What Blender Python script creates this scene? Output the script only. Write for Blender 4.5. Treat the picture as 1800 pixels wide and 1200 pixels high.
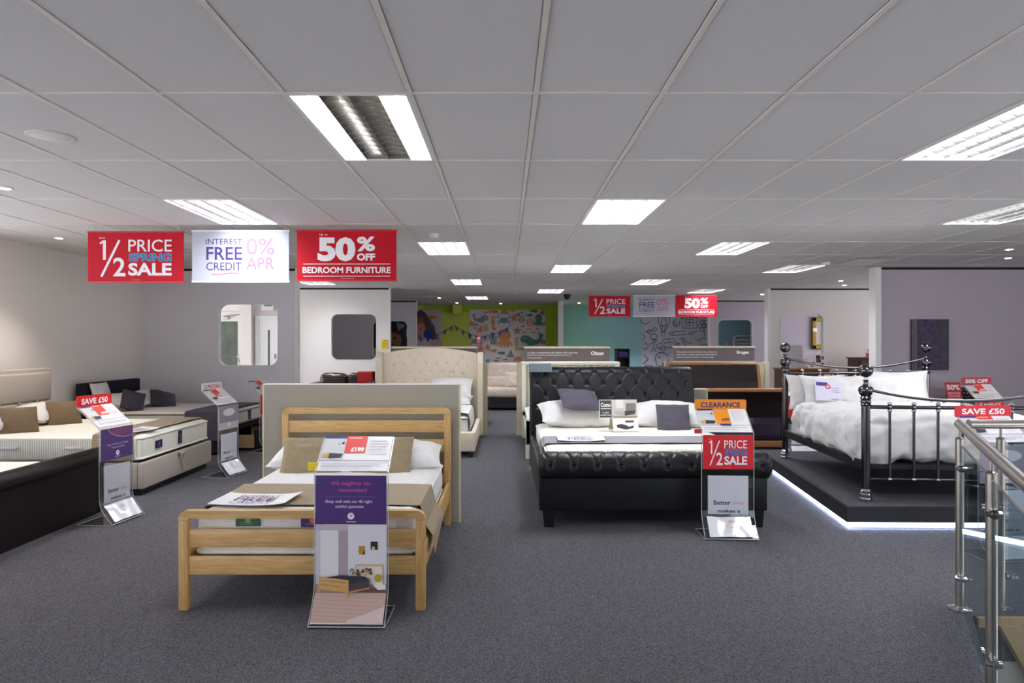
import bpy, bmesh, math, random
import numpy as np
from mathutils import Vector, Matrix, noise
from mathutils.geometry import tessellate_polygon

for _o in list(bpy.data.objects):
    bpy.data.objects.remove(_o)
SC = bpy.context.scene
COL = SC.collection
R = math.radians
PI = math.pi
random.seed(7)

# ------------------------------------------------------------------ camera, world, exposure
CAMZ, F, VX, VY = 1.5, 1200.0, 888.0, 601.0
cam = bpy.data.cameras.new('camera')
cam.sensor_width = 36.0
cam.lens = 24.0
cam.shift_x = 12.0 / 1800.0
cam.shift_y = 1.0 / 1800.0
cam.clip_start = 0.05
cam.clip_end = 100
cam.dof.use_dof = True
cam.dof.focus_distance = 5.6
cam.dof.aperture_fstop = 5.0
camo = bpy.data.objects.new('camera', cam)
camo.location = (0, 0, CAMZ)
camo.rotation_euler = (PI / 2, 0, 0)
COL.objects.link(camo)
SC.camera = camo

w = bpy.data.worlds.new('daylight')
SC.world = w
w.use_nodes = True
w.node_tree.nodes['Background'].inputs[0].default_value = (0.90, 0.93, 1.0, 1)
w.node_tree.nodes['Background'].inputs[1].default_value = 3.4

SC.view_settings.view_transform = 'Standard'
SC.view_settings.look = 'None'
SC.view_settings.gamma = 1
SC.view_settings.exposure = 0.62
SC.view_settings.use_curve_mapping = False
TUBE = 24.0        # brightness of the fluorescent tubes
CEIL = 2.68

def at(px, py, Y):
    return Vector(((px - VX) * Y / F, Y, CAMZ - (py - VY) * Y / F))

# ------------------------------------------------------------------ materials
def lin(c):
    return tuple(((v / 255) / 12.92 if v / 255 <= 0.04045 else ((v / 255 + 0.055) / 1.055) ** 2.4) for v in c)

MATS = {}
def mat(name, rgb, rough=0.6, metal=0.0, kind=None, scale=40.0, amt=0.15, bump=0.0, rgb2=None, emit=None, spec=0.5, coat=0.0, sheen=0.0, stretch=(1, 1, 1)):
    if name in MATS:
        return MATS[name]
    m = bpy.data.materials.new(name)
    m.use_nodes = True
    nt = m.node_tree
    b = nt.nodes['Principled BSDF']
    c = lin(rgb)
    b.inputs['Base Color'].default_value = (*c, 1)
    b.inputs['Roughness'].default_value = rough
    b.inputs['Metallic'].default_value = metal
    b.inputs['Specular IOR Level'].default_value = spec
    if coat:
        b.inputs['Coat Weight'].default_value = coat
        b.inputs['Coat Roughness'].default_value = 0.12
    if sheen:
        b.inputs['Sheen Weight'].default_value = sheen
    if emit:
        b.inputs['Emission Color'].default_value = (*lin(emit[0]), 1)
        b.inputs['Emission Strength'].default_value = emit[1]
    if kind:
        tc = nt.nodes.new('ShaderNodeTexCoord')
        mp = nt.nodes.new('ShaderNodeMapping')
        mp.inputs['Scale'].default_value = stretch
        nt.links.new(tc.outputs['Object'], mp.inputs['Vector'])
        if kind == 'wave':
            t = nt.nodes.new('ShaderNodeTexWave')
            t.bands_direction = 'Z'
            t.inputs['Scale'].default_value = scale
            t.inputs['Distortion'].default_value = 3.0
            t.inputs['Detail'].default_value = 3
            out = t.outputs['Fac']
        elif kind == 'stripe':
            t = nt.nodes.new('ShaderNodeTexWave')
            t.bands_direction = 'X'
            t.inputs['Scale'].default_value = scale
            out = t.outputs['Fac']
        elif kind == 'voronoi':
            t = nt.nodes.new('ShaderNodeTexVoronoi')
            t.inputs['Scale'].default_value = scale
            out = t.outputs['Distance']
        else:
            t = nt.nodes.new('ShaderNodeTexNoise')
            t.inputs['Scale'].default_value = scale
            t.inputs['Detail'].default_value = 4
            out = t.outputs['Fac']
        nt.links.new(mp.outputs['Vector'], t.inputs['Vector'])
        cr = nt.nodes.new('ShaderNodeValToRGB')
        cr.color_ramp.elements[0].position = 0.3
        cr.color_ramp.elements[1].position = 0.7
        if rgb2:
            d, e = c, lin(rgb2)
        else:
            d = tuple(v * (1 - amt) for v in c)
            e = tuple(min(1, v * (1 + amt)) for v in c)
        cr.color_ramp.elements[0].color = (*d, 1)
        cr.color_ramp.elements[1].color = (*e, 1)
        nt.links.new(out, cr.inputs['Fac'])
        nt.links.new(cr.outputs['Color'], b.inputs['Base Color'])
        if bump:
            bp = nt.nodes.new('ShaderNodeBump')
            bp.inputs['Strength'].default_value = bump
            bp.inputs['Distance'].default_value = 0.01
            nt.links.new(out, bp.inputs['Height'])
            nt.links.new(bp.outputs['Normal'], b.inputs['Normal'])
    MATS[name] = m
    return m

def clear(name, tint, refl=0.06, rough=0.02):
    if name in MATS:
        return MATS[name]
    m = bpy.data.materials.new(name)
    m.use_nodes = True
    nt = m.node_tree
    nt.nodes.remove(nt.nodes['Principled BSDF'])
    out = nt.nodes['Material Output']
    tr = nt.nodes.new('ShaderNodeBsdfTransparent')
    tr.inputs['Color'].default_value = (*tint, 1)
    gl = nt.nodes.new('ShaderNodeBsdfGlossy')
    gl.inputs['Roughness'].default_value = rough
    lw = nt.nodes.new('ShaderNodeLayerWeight')
    lw.inputs['Blend'].default_value = 0.25
    ad = nt.nodes.new('ShaderNodeMath')
    ad.operation = 'ADD'
    ad.use_clamp = True
    ad.inputs[1].default_value = refl
    mul = nt.nodes.new('ShaderNodeMath')
    mul.operation = 'MULTIPLY'
    mul.inputs[1].default_value = 0.3
    mx = nt.nodes.new('ShaderNodeMixShader')
    nt.links.new(lw.outputs['Fresnel'], mul.inputs[0])
    nt.links.new(mul.outputs[0], ad.inputs[0])
    nt.links.new(ad.outputs[0], mx.inputs['Fac'])
    nt.links.new(tr.outputs[0], mx.inputs[1])
    nt.links.new(gl.outputs[0], mx.inputs[2])
    nt.links.new(mx.outputs[0], out.inputs['Surface'])
    MATS[name] = m
    return m

def flat(rgb, rough=0.45):
    return mat('print_%02x%02x%02x' % tuple(int(v) for v in rgb), rgb, rough, kind='noise', scale=3, amt=0.02)

M = {}
M['carpet'] = mat('carpet', (44, 43, 46), 0.95, kind='noise', scale=190, rgb2=(126, 123, 128), bump=0.5, spec=0.1)
M['platform_carpet'] = mat('platform_carpet', (44, 44, 48), 0.95, kind='noise', scale=260, rgb2=(112, 110, 116), bump=0.5, spec=0.1)
M['tile'] = mat('ceiling_tile', (226, 223, 222), 0.9, kind='noise', scale=160, amt=0.05, bump=0.12, spec=0.2)
M['grid'] = mat('grid_metal', (236, 228, 220), 0.6, kind='noise', scale=3, amt=0.03)
M['slab'] = mat('slab', (120, 118, 116), 0.9, kind='noise', scale=4)
M['wall'] = mat('wall_paint', (234, 227, 221), 0.85, kind='noise', scale=90, amt=0.03, bump=0.05, spec=0.2)
M['wall_cool'] = mat('wall_paint_cool', (230, 225, 229), 0.85, kind='noise', scale=90, amt=0.03, bump=0.05, spec=0.2)
M['wall_right'] = mat('wall_paint_mauve', (192, 182, 192), 0.85, kind='noise', scale=90, amt=0.03, bump=0.05, spec=0.2)
M['green'] = mat('green_paint', (172, 205, 62), 0.8, kind='noise', scale=40, amt=0.03)
M['lime'] = mat('lime_paint', (214, 221, 98), 0.8, kind='noise', scale=40, amt=0.03)
M['teal'] = mat('teal_paint', (160, 206, 222), 0.8, kind='noise', scale=40, amt=0.03)
M['white'] = mat('white_paint', (240, 238, 235), 0.5, kind='noise', scale=8, amt=0.02)
M['black'] = mat('gap_shade_black', (14, 14, 15), 0.8, kind='noise', scale=8)
M['oak'] = mat('oak', (188, 146, 88), 0.45, kind='noise', scale=6, rgb2=(214, 176, 118), bump=0.08, stretch=(1.2, 14, 14))
M['oak_post'] = mat('oak_post', (186, 142, 84), 0.45, kind='noise', scale=6, rgb2=(212, 172, 112), bump=0.08, stretch=(14, 14, 1.2))
M['oak_side'] = mat('oak_side', (188, 146, 88), 0.45, kind='noise', scale=6, rgb2=(214, 176, 118), bump=0.08, stretch=(14, 1.2, 14))
M['cotton'] = mat('white_cotton', (226, 223, 220), 0.9, kind='noise', scale=14, amt=0.03, bump=0.15, sheen=0.1)
M['cream_cotton'] = mat('cream_mattress', (240, 236, 224), 0.9, kind='noise', scale=20, amt=0.03, bump=0.15)
M['ticking'] = mat('mattress_ticking', (214, 211, 202), 0.9, kind='stripe', scale=14, rgb2=(176, 172, 164), bump=0.25)
M['taupe'] = mat('taupe_fabric', (148, 128, 98), 0.75, kind='noise', scale=60, amt=0.12, bump=0.1, sheen=0.15)
M['brown_cushion'] = mat('brown_fabric', (120, 98, 72), 0.8, kind='noise', scale=80, amt=0.15, bump=0.1)
M['charcoal'] = mat('charcoal_fabric', (86, 80, 92), 0.9, kind='noise', scale=120, amt=0.2, bump=0.15)
M['grey_runner'] = mat('grey_runner', (150, 147, 150), 0.85, kind='noise', scale=100, amt=0.12, bump=0.1)
M['board'] = mat('board_grey', (160, 154, 140), 0.6, kind='noise', scale=60, amt=0.03)
M['board_edge'] = mat('board_edge_cream', (212, 202, 172), 0.6, kind='noise', scale=30, amt=0.04)
M['header'] = mat('header_taupe', (108, 96, 94), 0.5, kind='noise', scale=30, amt=0.04)
M['black_leather'] = mat('black_leather', (20, 20, 23), 0.40, kind='voronoi', scale=260, amt=0.15, bump=0.05, spec=0.4)
M['brown_leather'] = mat('brown_leather', (27, 14, 14), 0.36, kind='voronoi', scale=220, amt=0.15, bump=0.05, spec=0.35)
M['sofa_leather'] = mat('sofa_leather', (62, 46, 40), 0.35, kind='noise', scale=30, amt=0.3, bump=0.2)
M['cream_fabric'] = mat('cream_linen', (226, 212, 190), 0.9, kind='noise', scale=140, amt=0.06, bump=0.1, sheen=0.1)
M['beige_fabric'] = mat('beige_linen', (182, 172, 162), 0.9, kind='noise', scale=160, amt=0.1, bump=0.12)
M['pink_fabric'] = mat('cream_sofa_fabric', (214, 196, 182), 0.9, kind='noise', scale=25, amt=0.12, bump=0.2, sheen=0.2)
M['navy'] = mat('navy_fabric', (13, 16, 32), 0.85, kind='noise', scale=140, amt=0.2, bump=0.1)
M['wood_brown'] = mat('brown_wood', (134, 84, 44), 0.4, kind='noise', scale=7, rgb2=(164, 110, 62), stretch=(1, 12, 12))
M['wood_dark'] = mat('dark_wood', (74, 48, 34), 0.4, kind='noise', scale=7, rgb2=(98, 66, 44), stretch=(1, 12, 12))
M['white_wood'] = mat('white_wood', (236, 232, 220), 0.45, kind='noise', scale=10, amt=0.02)
M['gunmetal'] = mat('gunmetal', (104, 101, 103), 0.2, metal=1.0, kind='noise', scale=6, amt=0.05)
M['chrome'] = mat('chrome', (200, 200, 205), 0.12, metal=1.0, kind='noise', scale=6, amt=0.03)
M['steel'] = mat('brushed_steel', (176, 170, 162), 0.32, metal=1.0, kind='noise', scale=30, amt=0.05)
M['louvre'] = mat('mirror_louvre', (170, 168, 166), 0.25, metal=1.0, kind='noise', scale=6, amt=0.03)
M['reflector'] = mat('lamp_reflector', (212, 208, 200), 0.35, metal=0.9, kind='noise', scale=6, amt=0.03)
M['tube'] = mat('lamp_tube', (250, 250, 250), 0.5, emit=((240, 246, 255), TUBE))
M['tube_off'] = mat('lamp_tube_off', (225, 222, 214), 0.4, kind='noise', scale=6, amt=0.02)
M['spot'] = mat('downlight_lens', (255, 250, 240), 0.5, emit=((255, 240, 220), 30))
M['led'] = mat('led_strip', (240, 245, 255), 0.5, emit=((205, 222, 255), 9.0))
M['dark_plastic'] = mat('dark_plastic', (24, 24, 26), 0.5, kind='noise', scale=10)
M['platform_side'] = mat('platform_side', (38, 37, 42), 0.6, kind='noise', scale=30)
M['basket'] = mat('dark_wire', (34, 30, 30), 0.5, kind='noise', scale=40)
M['gold'] = mat('antique_gold', (138, 112, 48), 0.45, metal=0.6, kind='noise', scale=30, amt=0.3, bump=0.3)
M['paper'] = mat('paper', (236, 234, 232), 0.5, kind='noise', scale=5, amt=0.02)
M['acrylic'] = clear('clear_acrylic', (0.985, 0.985, 0.985), 0.04)
M['glass'] = clear('balustrade_glass', (0.78, 0.84, 0.86), 0.04)
M['door_glass'] = mat('door_glass', (88, 98, 84), 0.15, kind='noise', scale=5, amt=0.25)
M['mirror_dark'] = mat('grey_wall_far', (98, 90, 92), 0.8, kind='noise', scale=30, amt=0.05)
M['stair_wood'] = mat('stair_wood', (200, 168, 116), 0.5, kind='noise', scale=8, stretch=(1, 10, 10), amt=0.1)
M['red_fabric'] = mat('red_throw', (178, 26, 34), 0.8, kind='noise', scale=60, amt=0.1)
M['purple_pic'] = mat('purple_damask', (54, 42, 66), 0.6, kind='voronoi', scale=14, rgb2=(76, 62, 92))

# ------------------------------------------------------------------ object helpers
def T(name, label, cat, loc=(0, 0, 0), rz=0.0, group=None):
    o = bpy.data.objects.new(name, None)
    o.empty_display_size = 0.1
    o.location = loc
    o.rotation_euler = (0, 0, rz)
    COL.objects.link(o)
    o['label'] = label
    o['category'] = cat
    if group:
        o['group'] = group
    return o

def tag(o, label, cat, group=None):
    o['label'] = label
    o['category'] = cat
    if group:
        o['group'] = group
    return o

def struct(o):
    o['kind'] = 'structure'
    return o

def origin_of(p):
    v = Vector((0, 0, 0))
    while p is not None:
        v += Vector(p.location)
        p = p.parent
    return v

class MB:
    """collects shapes in world (or, with local=True, parent) coordinates"""
    def __init__(s, local=False):
        s.v, s.f, s.local = [], [], local
    def add(s, vs, fs):
        n = len(s.v)
        s.v += [tuple(p) for p in vs]
        s.f += [tuple(i + n for i in f) for f in fs]
        return s
    def box(s, x0, x1, y0, y1, z0, z1):
        vs = [(x, y, z) for z in (z0, z1) for y in (y0, y1) for x in (x0, x1)]
        return s.add(vs, [(0, 2, 3, 1), (4, 5, 7, 6), (0, 1, 5, 4), (2, 6, 7, 3), (0, 4, 6, 2), (1, 3, 7, 5)])
    def rbox(s, x0, x1, y0, y1, z0, z1, r=0.01, seg=3):
        bm = bmesh.new()
        bmesh.ops.create_cube(bm, size=1)
        for v in bm.verts:
            v.co = Vector(((x0 + x1) / 2 + v.co.x * (x1 - x0), (y0 + y1) / 2 + v.co.y * (y1 - y0), (z0 + z1) / 2 + v.co.z * (z1 - z0)))
        r = min(r, 0.49 * min(x1 - x0, y1 - y0, z1 - z0))
        bmesh.ops.bevel(bm, geom=list(bm.edges), offset=r, segments=seg, affect='EDGES', profile=0.5)
        bm.verts.index_update()
        s.add([v.co for v in bm.verts], [[v.index for v in f.verts] for f in bm.faces])
        bm.free()
        return s
    def prism(s, pts, a, b, axis='y'):
        """polygon pts extruded from a to b along axis"""
        def P(p, t):
            return {'y': (p[0], t, p[1]), 'z': (p[0], p[1], t), 'x': (t, p[0], p[1])}[axis]
        n = len(pts)
        vs = [P(p, a) for p in pts] + [P(p, b) for p in pts]
        fs = [tuple(range(n))[::-1], tuple(range(n, 2 * n))] + [(i, (i + 1) % n, n + (i + 1) % n, n + i) for i in range(n)]
        return s.add(vs, fs)
    def tube(s, path, r, n=10, closed=False):
        path = [Vector(p) for p in path]
        m = len(path)
        rr = r if isinstance(r, (list, tuple)) else [r] * m
        vs, fs = [], []
        up = None
        for i, p in enumerate(path):
            d = (path[(i + 1) % m] - path[i - 1]) if (closed or 0 < i < m - 1) else (path[1] - path[0] if i == 0 else path[-1] - path[-2])
            d.normalize()
            if up is None:
                up = Vector((0, 0, 1)) if abs(d.z) < 0.9 else Vector((0, 1, 0))
            a = d.cross(up)
            if a.length < 1e-4:
                a = d.cross(Vector((1, 0, 0)))
            a.normalize()
            b = a.cross(d)
            up = b
            for k in range(n):
                t = 2 * PI * k / n
                vs.append(p + (a * math.cos(t) + b * math.sin(t)) * rr[i])
        for i in range(m if closed else m - 1):
            j = (i + 1) % m
            for k in range(n):
                fs.append((i * n + k, i * n + (k + 1) % n, j * n + (k + 1) % n, j * n + k))
        if not closed:
            fs.append(tuple(range(n))[::-1])
            fs.append(tuple((m - 1) * n + k for k in range(n)))
        return s.add(vs, fs)
    def lathe(s, prof, c=(0, 0, 0), n=20):
        vs, fs = [], []
        for r, z in prof:
            for k in range(n):
                t = 2 * PI * k / n
                vs.append((c[0] + r * math.cos(t), c[1] + r * math.sin(t), c[2] + z))
        for i in range(len(prof) - 1):
            for k in range(n):
                fs.append((i * n + k, i * n + (k + 1) % n, (i + 1) * n + (k + 1) % n, (i + 1) * n + k))
        fs.append(tuple(range(n))[::-1])
        fs.append(tuple((len(prof) - 1) * n + k for k in range(n)))
        return s.add(vs, fs)
    def grid(s, pts):
        """rows of points -> quads"""
        m, n = len(pts), len(pts[0])
        fs = [(i * n + j, i * n + j + 1, (i + 1) * n + j + 1, (i + 1) * n + j) for i in range(m - 1) for j in range(n - 1)]
        return s.add([p for row in pts for p in row], fs)
    def xf(s, mtx):
        s.v = [tuple(mtx @ Vector(p)) for p in s.v]
        return s
    def build(s, name, m, parent=None, smooth=False, weld=False):
        me = bpy.data.meshes.new(name)
        vs = s.v
        if parent is None:
            a = np.array(vs)
            o0 = Vector(((a[:, 0].min() + a[:, 0].max()) / 2, (a[:, 1].min() + a[:, 1].max()) / 2, a[:, 2].min()))
        else:
            o0 = Vector((0, 0, 0)) if s.local else origin_of(parent)
        me.from_pydata([(p[0] - o0.x, p[1] - o0.y, p[2] - o0.z) for p in vs], [], s.f)
        if weld:
            bm = bmesh.new(); bm.from_mesh(me)
            bmesh.ops.remove_doubles(bm, verts=bm.verts, dist=1e-5)
            bmesh.ops.recalc_face_normals(bm, faces=bm.faces)
            bm.to_mesh(me); bm.free()
        me.materials.append(m)
        me.update()
        o = bpy.data.objects.new(name, me)
        COL.objects.link(o)
        if parent is None:
            o.location = o0
        else:
            o.parent = parent
        if smooth:
            me.polygons.foreach_set('use_smooth', [True] * len(me.polygons))
            try:
                me.set_sharp_from_angle(angle=R(45))
            except Exception:
                pass
        return o

def clone(o, loc=None, rz=None, parent=None):
    c = o.copy()
    COL.objects.link(c)
    c.parent = parent
    if loc is not None:
        c.location = loc
    if rz is not None:
        c.rotation_euler = (0, 0, rz)
    for ch in list(o.children):
        clone(ch, parent=c)
    return c

# ---- flat print: coloured shapes and lettering lying on a sheet
_TXT = {}
def text_mesh(body, bold):
    key = (body, bold)
    if key not in _TXT:
        cu = bpy.data.curves.new('lettering', 'FONT')
        cu.body = body
        cu.size = 1
        cu.resolution_u = 3
        cu.offset = 0.022 * bold
        o = bpy.data.objects.new('lettering', cu)
        COL.objects.link(o)
        dg = bpy.context.evaluated_depsgraph_get()
        me = bpy.data.meshes.new_from_object(o.evaluated_get(dg))
        vs = [(v.co.x, v.co.y) for v in me.vertices]
        fs = [tuple(p.vertices) for p in me.polygons]
        bpy.data.objects.remove(o)
        bpy.data.meshes.remove(me)
        bpy.data.curves.remove(cu)
        _TXT[key] = (vs, fs)
    return _TXT[key]

class Print:
    def __init__(s, O, U, V, local=False, step=0.0004, start=0.0008):
        s.O, s.U, s.V = Vector(O), Vector(U), Vector(V)
        s.N = s.U.cross(s.V).normalized()
        s.v, s.f, s.mi, s.ms, s.local = [], [], [], [], local
        s.z, s.step = start, step
        s.asp = s.U.length / s.V.length
    def _add(s, pts, fs, m):
        n = len(s.v)
        if m not in s.ms:
            s.ms.append(m)
        k = s.ms.index(m)
        s.v += [s.O + s.U * u + s.V * v + s.N * s.z for u, v in pts]
        for f in fs:
            s.f.append(tuple(i + n for i in f)); s.mi.append(k)
        s.z += s.step
        return s
    def _m(s, c):
        return c if isinstance(c, bpy.types.Material) else flat(c)
    def rect(s, u0, v0, u1, v1, c):
        return s._add([(u0, v0), (u1, v0), (u1, v1), (u0, v1)], [(0, 1, 2, 3)], s._m(c))
    def poly(s, pts, c):
        tri = tessellate_polygon([[Vector((p[0], p[1], 0)) for p in pts]])
        fs = []
        for t in tri:
            a, b, d = (pts[i] for i in t)
            area = (b[0] - a[0]) * (d[1] - a[1]) - (d[0] - a[0]) * (b[1] - a[1])
            fs.append(tuple(t) if area > 0 else tuple(reversed(t)))
        return s._add(pts, fs, s._m(c))
    def ell(s, u, v, ru, rv=None, c=(0, 0, 0), a0=0, a1=360, n=18, rot=0):
        rv = ru * s.asp if rv is None else rv
        pts = []
        for i in range(n):
            t = R(a0 + (a1 - a0) * i / (n if a1 - a0 >= 360 else n - 1))
            x, y = ru * math.cos(t), rv * math.sin(t)
            if rot:
                q = R(rot)
                X, Yy = x, y / s.asp
                x, y = X * math.cos(q) - Yy * math.sin(q), (X * math.sin(q) + Yy * math.cos(q)) * s.asp
            pts.append((u + x, v + y))
        return s.poly(pts, c)
    def stroke(s, pts, w, c, closed=False):
        """w is the width in u units"""
        P = [Vector((p[0], p[1] / s.asp)) for p in pts]
        if closed:
            P.append(P[0])
        L, Rr = [], []
        for i, p in enumerate(P):
            d = (P[min(i + 1, len(P) - 1)] - P[max(i - 1, 0)])
            if d.length < 1e-9:
                d = Vector((1, 0))
            d.normalize()
            n = Vector((-d.y, d.x)) * w / 2
            L.append(p + n); Rr.append(p - n)
        k = len(P)
        allp = [(q.x, q.y * s.asp) for q in L + Rr]
        return s._add(allp, [(k + i, k + i + 1, i + 1, i) for i in range(k - 1)], s._m(c))
    def ring(s, u, v, ru, w, c, a0=0, a1=360, n=20, rv=None):
        rv = ru * s.asp if rv is None else rv
        return s.stroke([(u + ru * math.cos(R(a0 + (a1 - a0) * i / n)), v + rv * math.sin(R(a0 + (a1 - a0) * i / n))) for i in range(n + 1)], w, c)
    def text(s, body, u0, v0, u1, v1, c, bold=0.0):
        vs, fs = text_mesh(body, bold)
        if not vs:
            return s
        a = np.array(vs)
        x0, y0 = a.min(0); x1, y1 = a.max(0)
        pts = [(u0 + (x - x0) / (x1 - x0) * (u1 - u0), v0 + (y - y0) / max(1e-6, y1 - y0) * (v1 - v0)) for x, y in vs]
        return s._add(pts, fs, s._m(c))
    def lines(s, u0, v0, u1, v1, n, c, rag=0.3):
        """rows of small print, too small to read"""
        for i in range(n):
            h = (v1 - v0) / n
            vv = v1 - (i + 0.5) * h
            e = u1 - (u1 - u0) * rag * random.random()
            s.stroke([(u0, vv), (e, vv)], h * 0.35 / s.asp, c)
        return s
    def build(s, name, parent):
        o0 = Vector((0, 0, 0)) if s.local else origin_of(parent)
        me = bpy.data.meshes.new(name)
        me.from_pydata([tuple(p - o0) for p in s.v], [], s.f)
        for m in s.ms:
            me.materials.append(m)
        me.polygons.foreach_set('material_index', s.mi)
        me.update()
        o = bpy.data.objects.new(name, me)
        COL.objects.link(o)
        o.parent = parent
        return o

def cropuv(box, r):
    """pixel rectangle r inside sheet box (both x0,y0,x1,y1) -> u0,v0,u1,v1"""
    W, H = box[2] - box[0], box[3] - box[1]
    return ((r[0] - box[0]) / W, (box[3] - r[3]) / H, (r[2] - box[0]) / W, (box[3] - r[1]) / H)

# ---- soft things
def nz(x, y, z, s, seed=0):
    return noise.noise(Vector((x * s + seed * 7.3, y * s - seed * 3.1, z * s + seed)))

def pillow_mesh(w, d, h, seed=0, pinch=0.06, n=22, wr=0.012):
    """cushion lying flat, centre at origin"""
    mb = MB(local=True)
    for sgn in (1, -1):
        rows = []
        for i in range(n + 1):
            row = []
            for j in range(n + 1):
                x, y = -1 + 2 * j / n, -1 + 2 * i / n
                x = math.copysign(abs(x) ** 0.8, x); y = math.copysign(abs(y) ** 0.8, y)
                e = max(0, (1 - abs(x) ** 2.6) * (1 - abs(y) ** 2.6)) ** 0.55
                px = x * w / 2 * (1 - pinch * (1 - y * y))
                py = y * d / 2 * (1 - pinch * (1 - x * x))
                k = wr * (nz(px, py, sgn, 9, seed) + 0.6 * nz(px, py, sgn, 22, seed)) * min(1, e * 2)
                row.append((px + 0.4 * k, py + 0.4 * k, sgn * (h / 2 * e) + k))
            rows.append(row if sgn > 0 else row[::-1])
        mb.grid(rows)
    return mb

def pillow(name, label, cat, m, w, d, h, loc, rot=(0, 0, 0), seed=0, group=None, pinch=0.06, wr=0.012):
    mb = pillow_mesh(w, d, h, seed, pinch, wr=wr)
    from mathutils import Euler
    mtx = Matrix.Translation(Vector(loc)) @ Euler([R(a) for a in rot]).to_matrix().to_4x4()
    mb.xf(mtx)
    mb.local = False
    o = mb.build(name, m, None, smooth=True, weld=True)
    return tag(o, label, cat, group)

def soft_block(x0, x1, y0, y1, z0, z1, r=0.06, wr=0.01, seed=0, n=(30, 40, 8), sag=0.0, fs=8.0):
    """rounded box with wrinkles, as a duvet or mattress"""
    mb = MB()
    cx, cy, cz = (x0 + x1) / 2, (y0 + y1) / 2, (z0 + z1) / 2
    hx, hy, hz = (x1 - x0) / 2, (y1 - y0) / 2, (z1 - z0) / 2
    r = min(r, hx, hy, hz * 0.98)
    def proj(p):
        q = Vector((max(-hx + r, min(hx - r, p[0])), max(-hy + r, min(hy - r, p[1])), max(-hz + r, min(hz - r, p[2]))))
        d = Vector(p) - q
        if d.length > 1e-6:
            d.normalize()
        k = wr * (nz(p[0], p[1], p[2], fs, seed) + 0.5 * nz(p[0], p[1], p[2], fs * 2.6, seed))
        t = q + d * (r + k)
        if p[2] > 0:
            t.z -= sag * (1 - (p[0] / hx) ** 2) * (1 - (p[1] / hy) ** 2)
        return (cx + t.x, cy + t.y, cz + t.z)
    nx, ny, nzz = n
    def lp(a, b, i, k):
        return a + (b - a) * i / k
    for sg in (1, -1):
        rows = [[proj((lp(-hx, hx, j, nx), lp(-hy, hy, i, ny), sg * hz)) for j in range(nx + 1)] for i in range(ny + 1)]
        mb.grid(rows if sg > 0 else [q[::-1] for q in rows])
        rows = [[proj((lp(-hx, hx, j, nx), sg * hy, lp(-hz, hz, i, nzz))) for j in range(nx + 1)] for i in range(nzz + 1)]
        mb.grid(rows if sg < 0 else [q[::-1] for q in rows])
        rows = [[proj((sg * hx, lp(-hy, hy, j, ny), lp(-hz, hz, i, nzz))) for j in range(ny + 1)] for i in range(nzz + 1)]
        mb.grid(rows if sg > 0 else [q[::-1] for q in rows])
    return mb

def tufted(prof, x0, x1, buttons, depth=0.02, crease=0.008, nx=110, thick=0.06, closed=False, links=True, rb=0.035, rc=0.012, topcurve=None, closed_ends=True):
    """padded surface over a profile of (y,z) points; buttons as (x, s) with s the length along the profile.
    returns mesh builder and the points where the buttons sit"""
    P = [Vector((0, p[0], p[1])) for p in prof]
    S = [0.0]
    for i in range(1, len(P)):
        S.append(S[-1] + (P[i] - P[i - 1]).length)
    Nn = []
    for i in range(len(P)):
        d = (P[min(i + 1, len(P) - 1)] - P[max(i - 1, 0)]).normalized()
        Nn.append(Vector((0, -d.z, d.y)))          # left of the path: path going up -> normal to -y
    B = np.array(buttons) if len(buttons) else np.zeros((0, 2))
    xs = np.linspace(x0, x1, nx + 1)
    X, Q = np.meshgrid(xs, np.array(S))
    D = np.zeros_like(X)
    for bx, bs in B:
        D -= depth * np.exp(-(((X - bx) ** 2 + (Q - bs) ** 2) / rb ** 2))
    if links and len(B) > 1:
        dx = min(abs(a[0] - b[0]) for a in B for b in B if abs(a[0] - b[0]) > 1e-3)
        ss = sorted(set(np.round(B[:, 1], 4)))
        dy = min([ss[i + 1] - ss[i] for i in range(len(ss) - 1)] or [0.1])
        for i in range(len(B)):
            for j in range(i + 1, len(B)):
                ax, ay = B[i]; bx, by = B[j]
                if abs(abs(ax - bx) - dx) < 0.3 * dx and abs(abs(ay - by) - dy) < 0.2 * dy:
                    vx, vy = bx - ax, by - ay
                    L2 = vx * vx + vy * vy
                    t = np.clip(((X - ax) * vx + (Q - ay) * vy) / L2, 0, 1)
                    dist = np.hypot(X - ax - t * vx, Q - ay - t * vy)
                    D -= crease * np.exp(-(dist / rc) ** 2)
    mb = MB()
    rows, back = [], []
    for i in range(len(P)):
        row, bk = [], []
        for j in range(nx + 1):
            edge = min(xs[j] - x0, x1 - xs[j])
            round_ = -0.018 * max(0, 1 - edge / 0.03) ** 2
            p = P[i] + Nn[i] * (D[i, j] + round_)
            dz = topcurve(xs[j], S[i] / S[-1]) if topcurve else 0
            row.append((xs[j], p.y, p.z + dz))
            q = P[i] - Nn[i] * thick
            bk.append((xs[j], q.y, q.z + dz))
        rows.append(row); back.append(bk)
    mb.grid(rows)
    if not closed:
        mb.grid([b[::-1] for b in back])
        if closed_ends:
            for j in (0, nx):
                side = [[rows[i][j], back[i][j]] for i in range(len(P))]
                mb.grid(side if j else [q[::-1] for q in side])
            mb.grid([back[-1][::-1], rows[-1][::-1]])
            mb.grid([rows[0], back[0]])
    else:
        for j in (0, nx):
            mb.add([rows[i][j] for i in range(len(P))], [tuple(range(len(P)))])
    seats = []
    for bx, bs in B:
        i = int(np.argmin(np.abs(np.array(S) - bs)))
        j = int(np.argmin(np.abs(xs - bx)))
        seats.append((Vector(rows[i][j]), Nn[i]))
    return mb, seats

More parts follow.
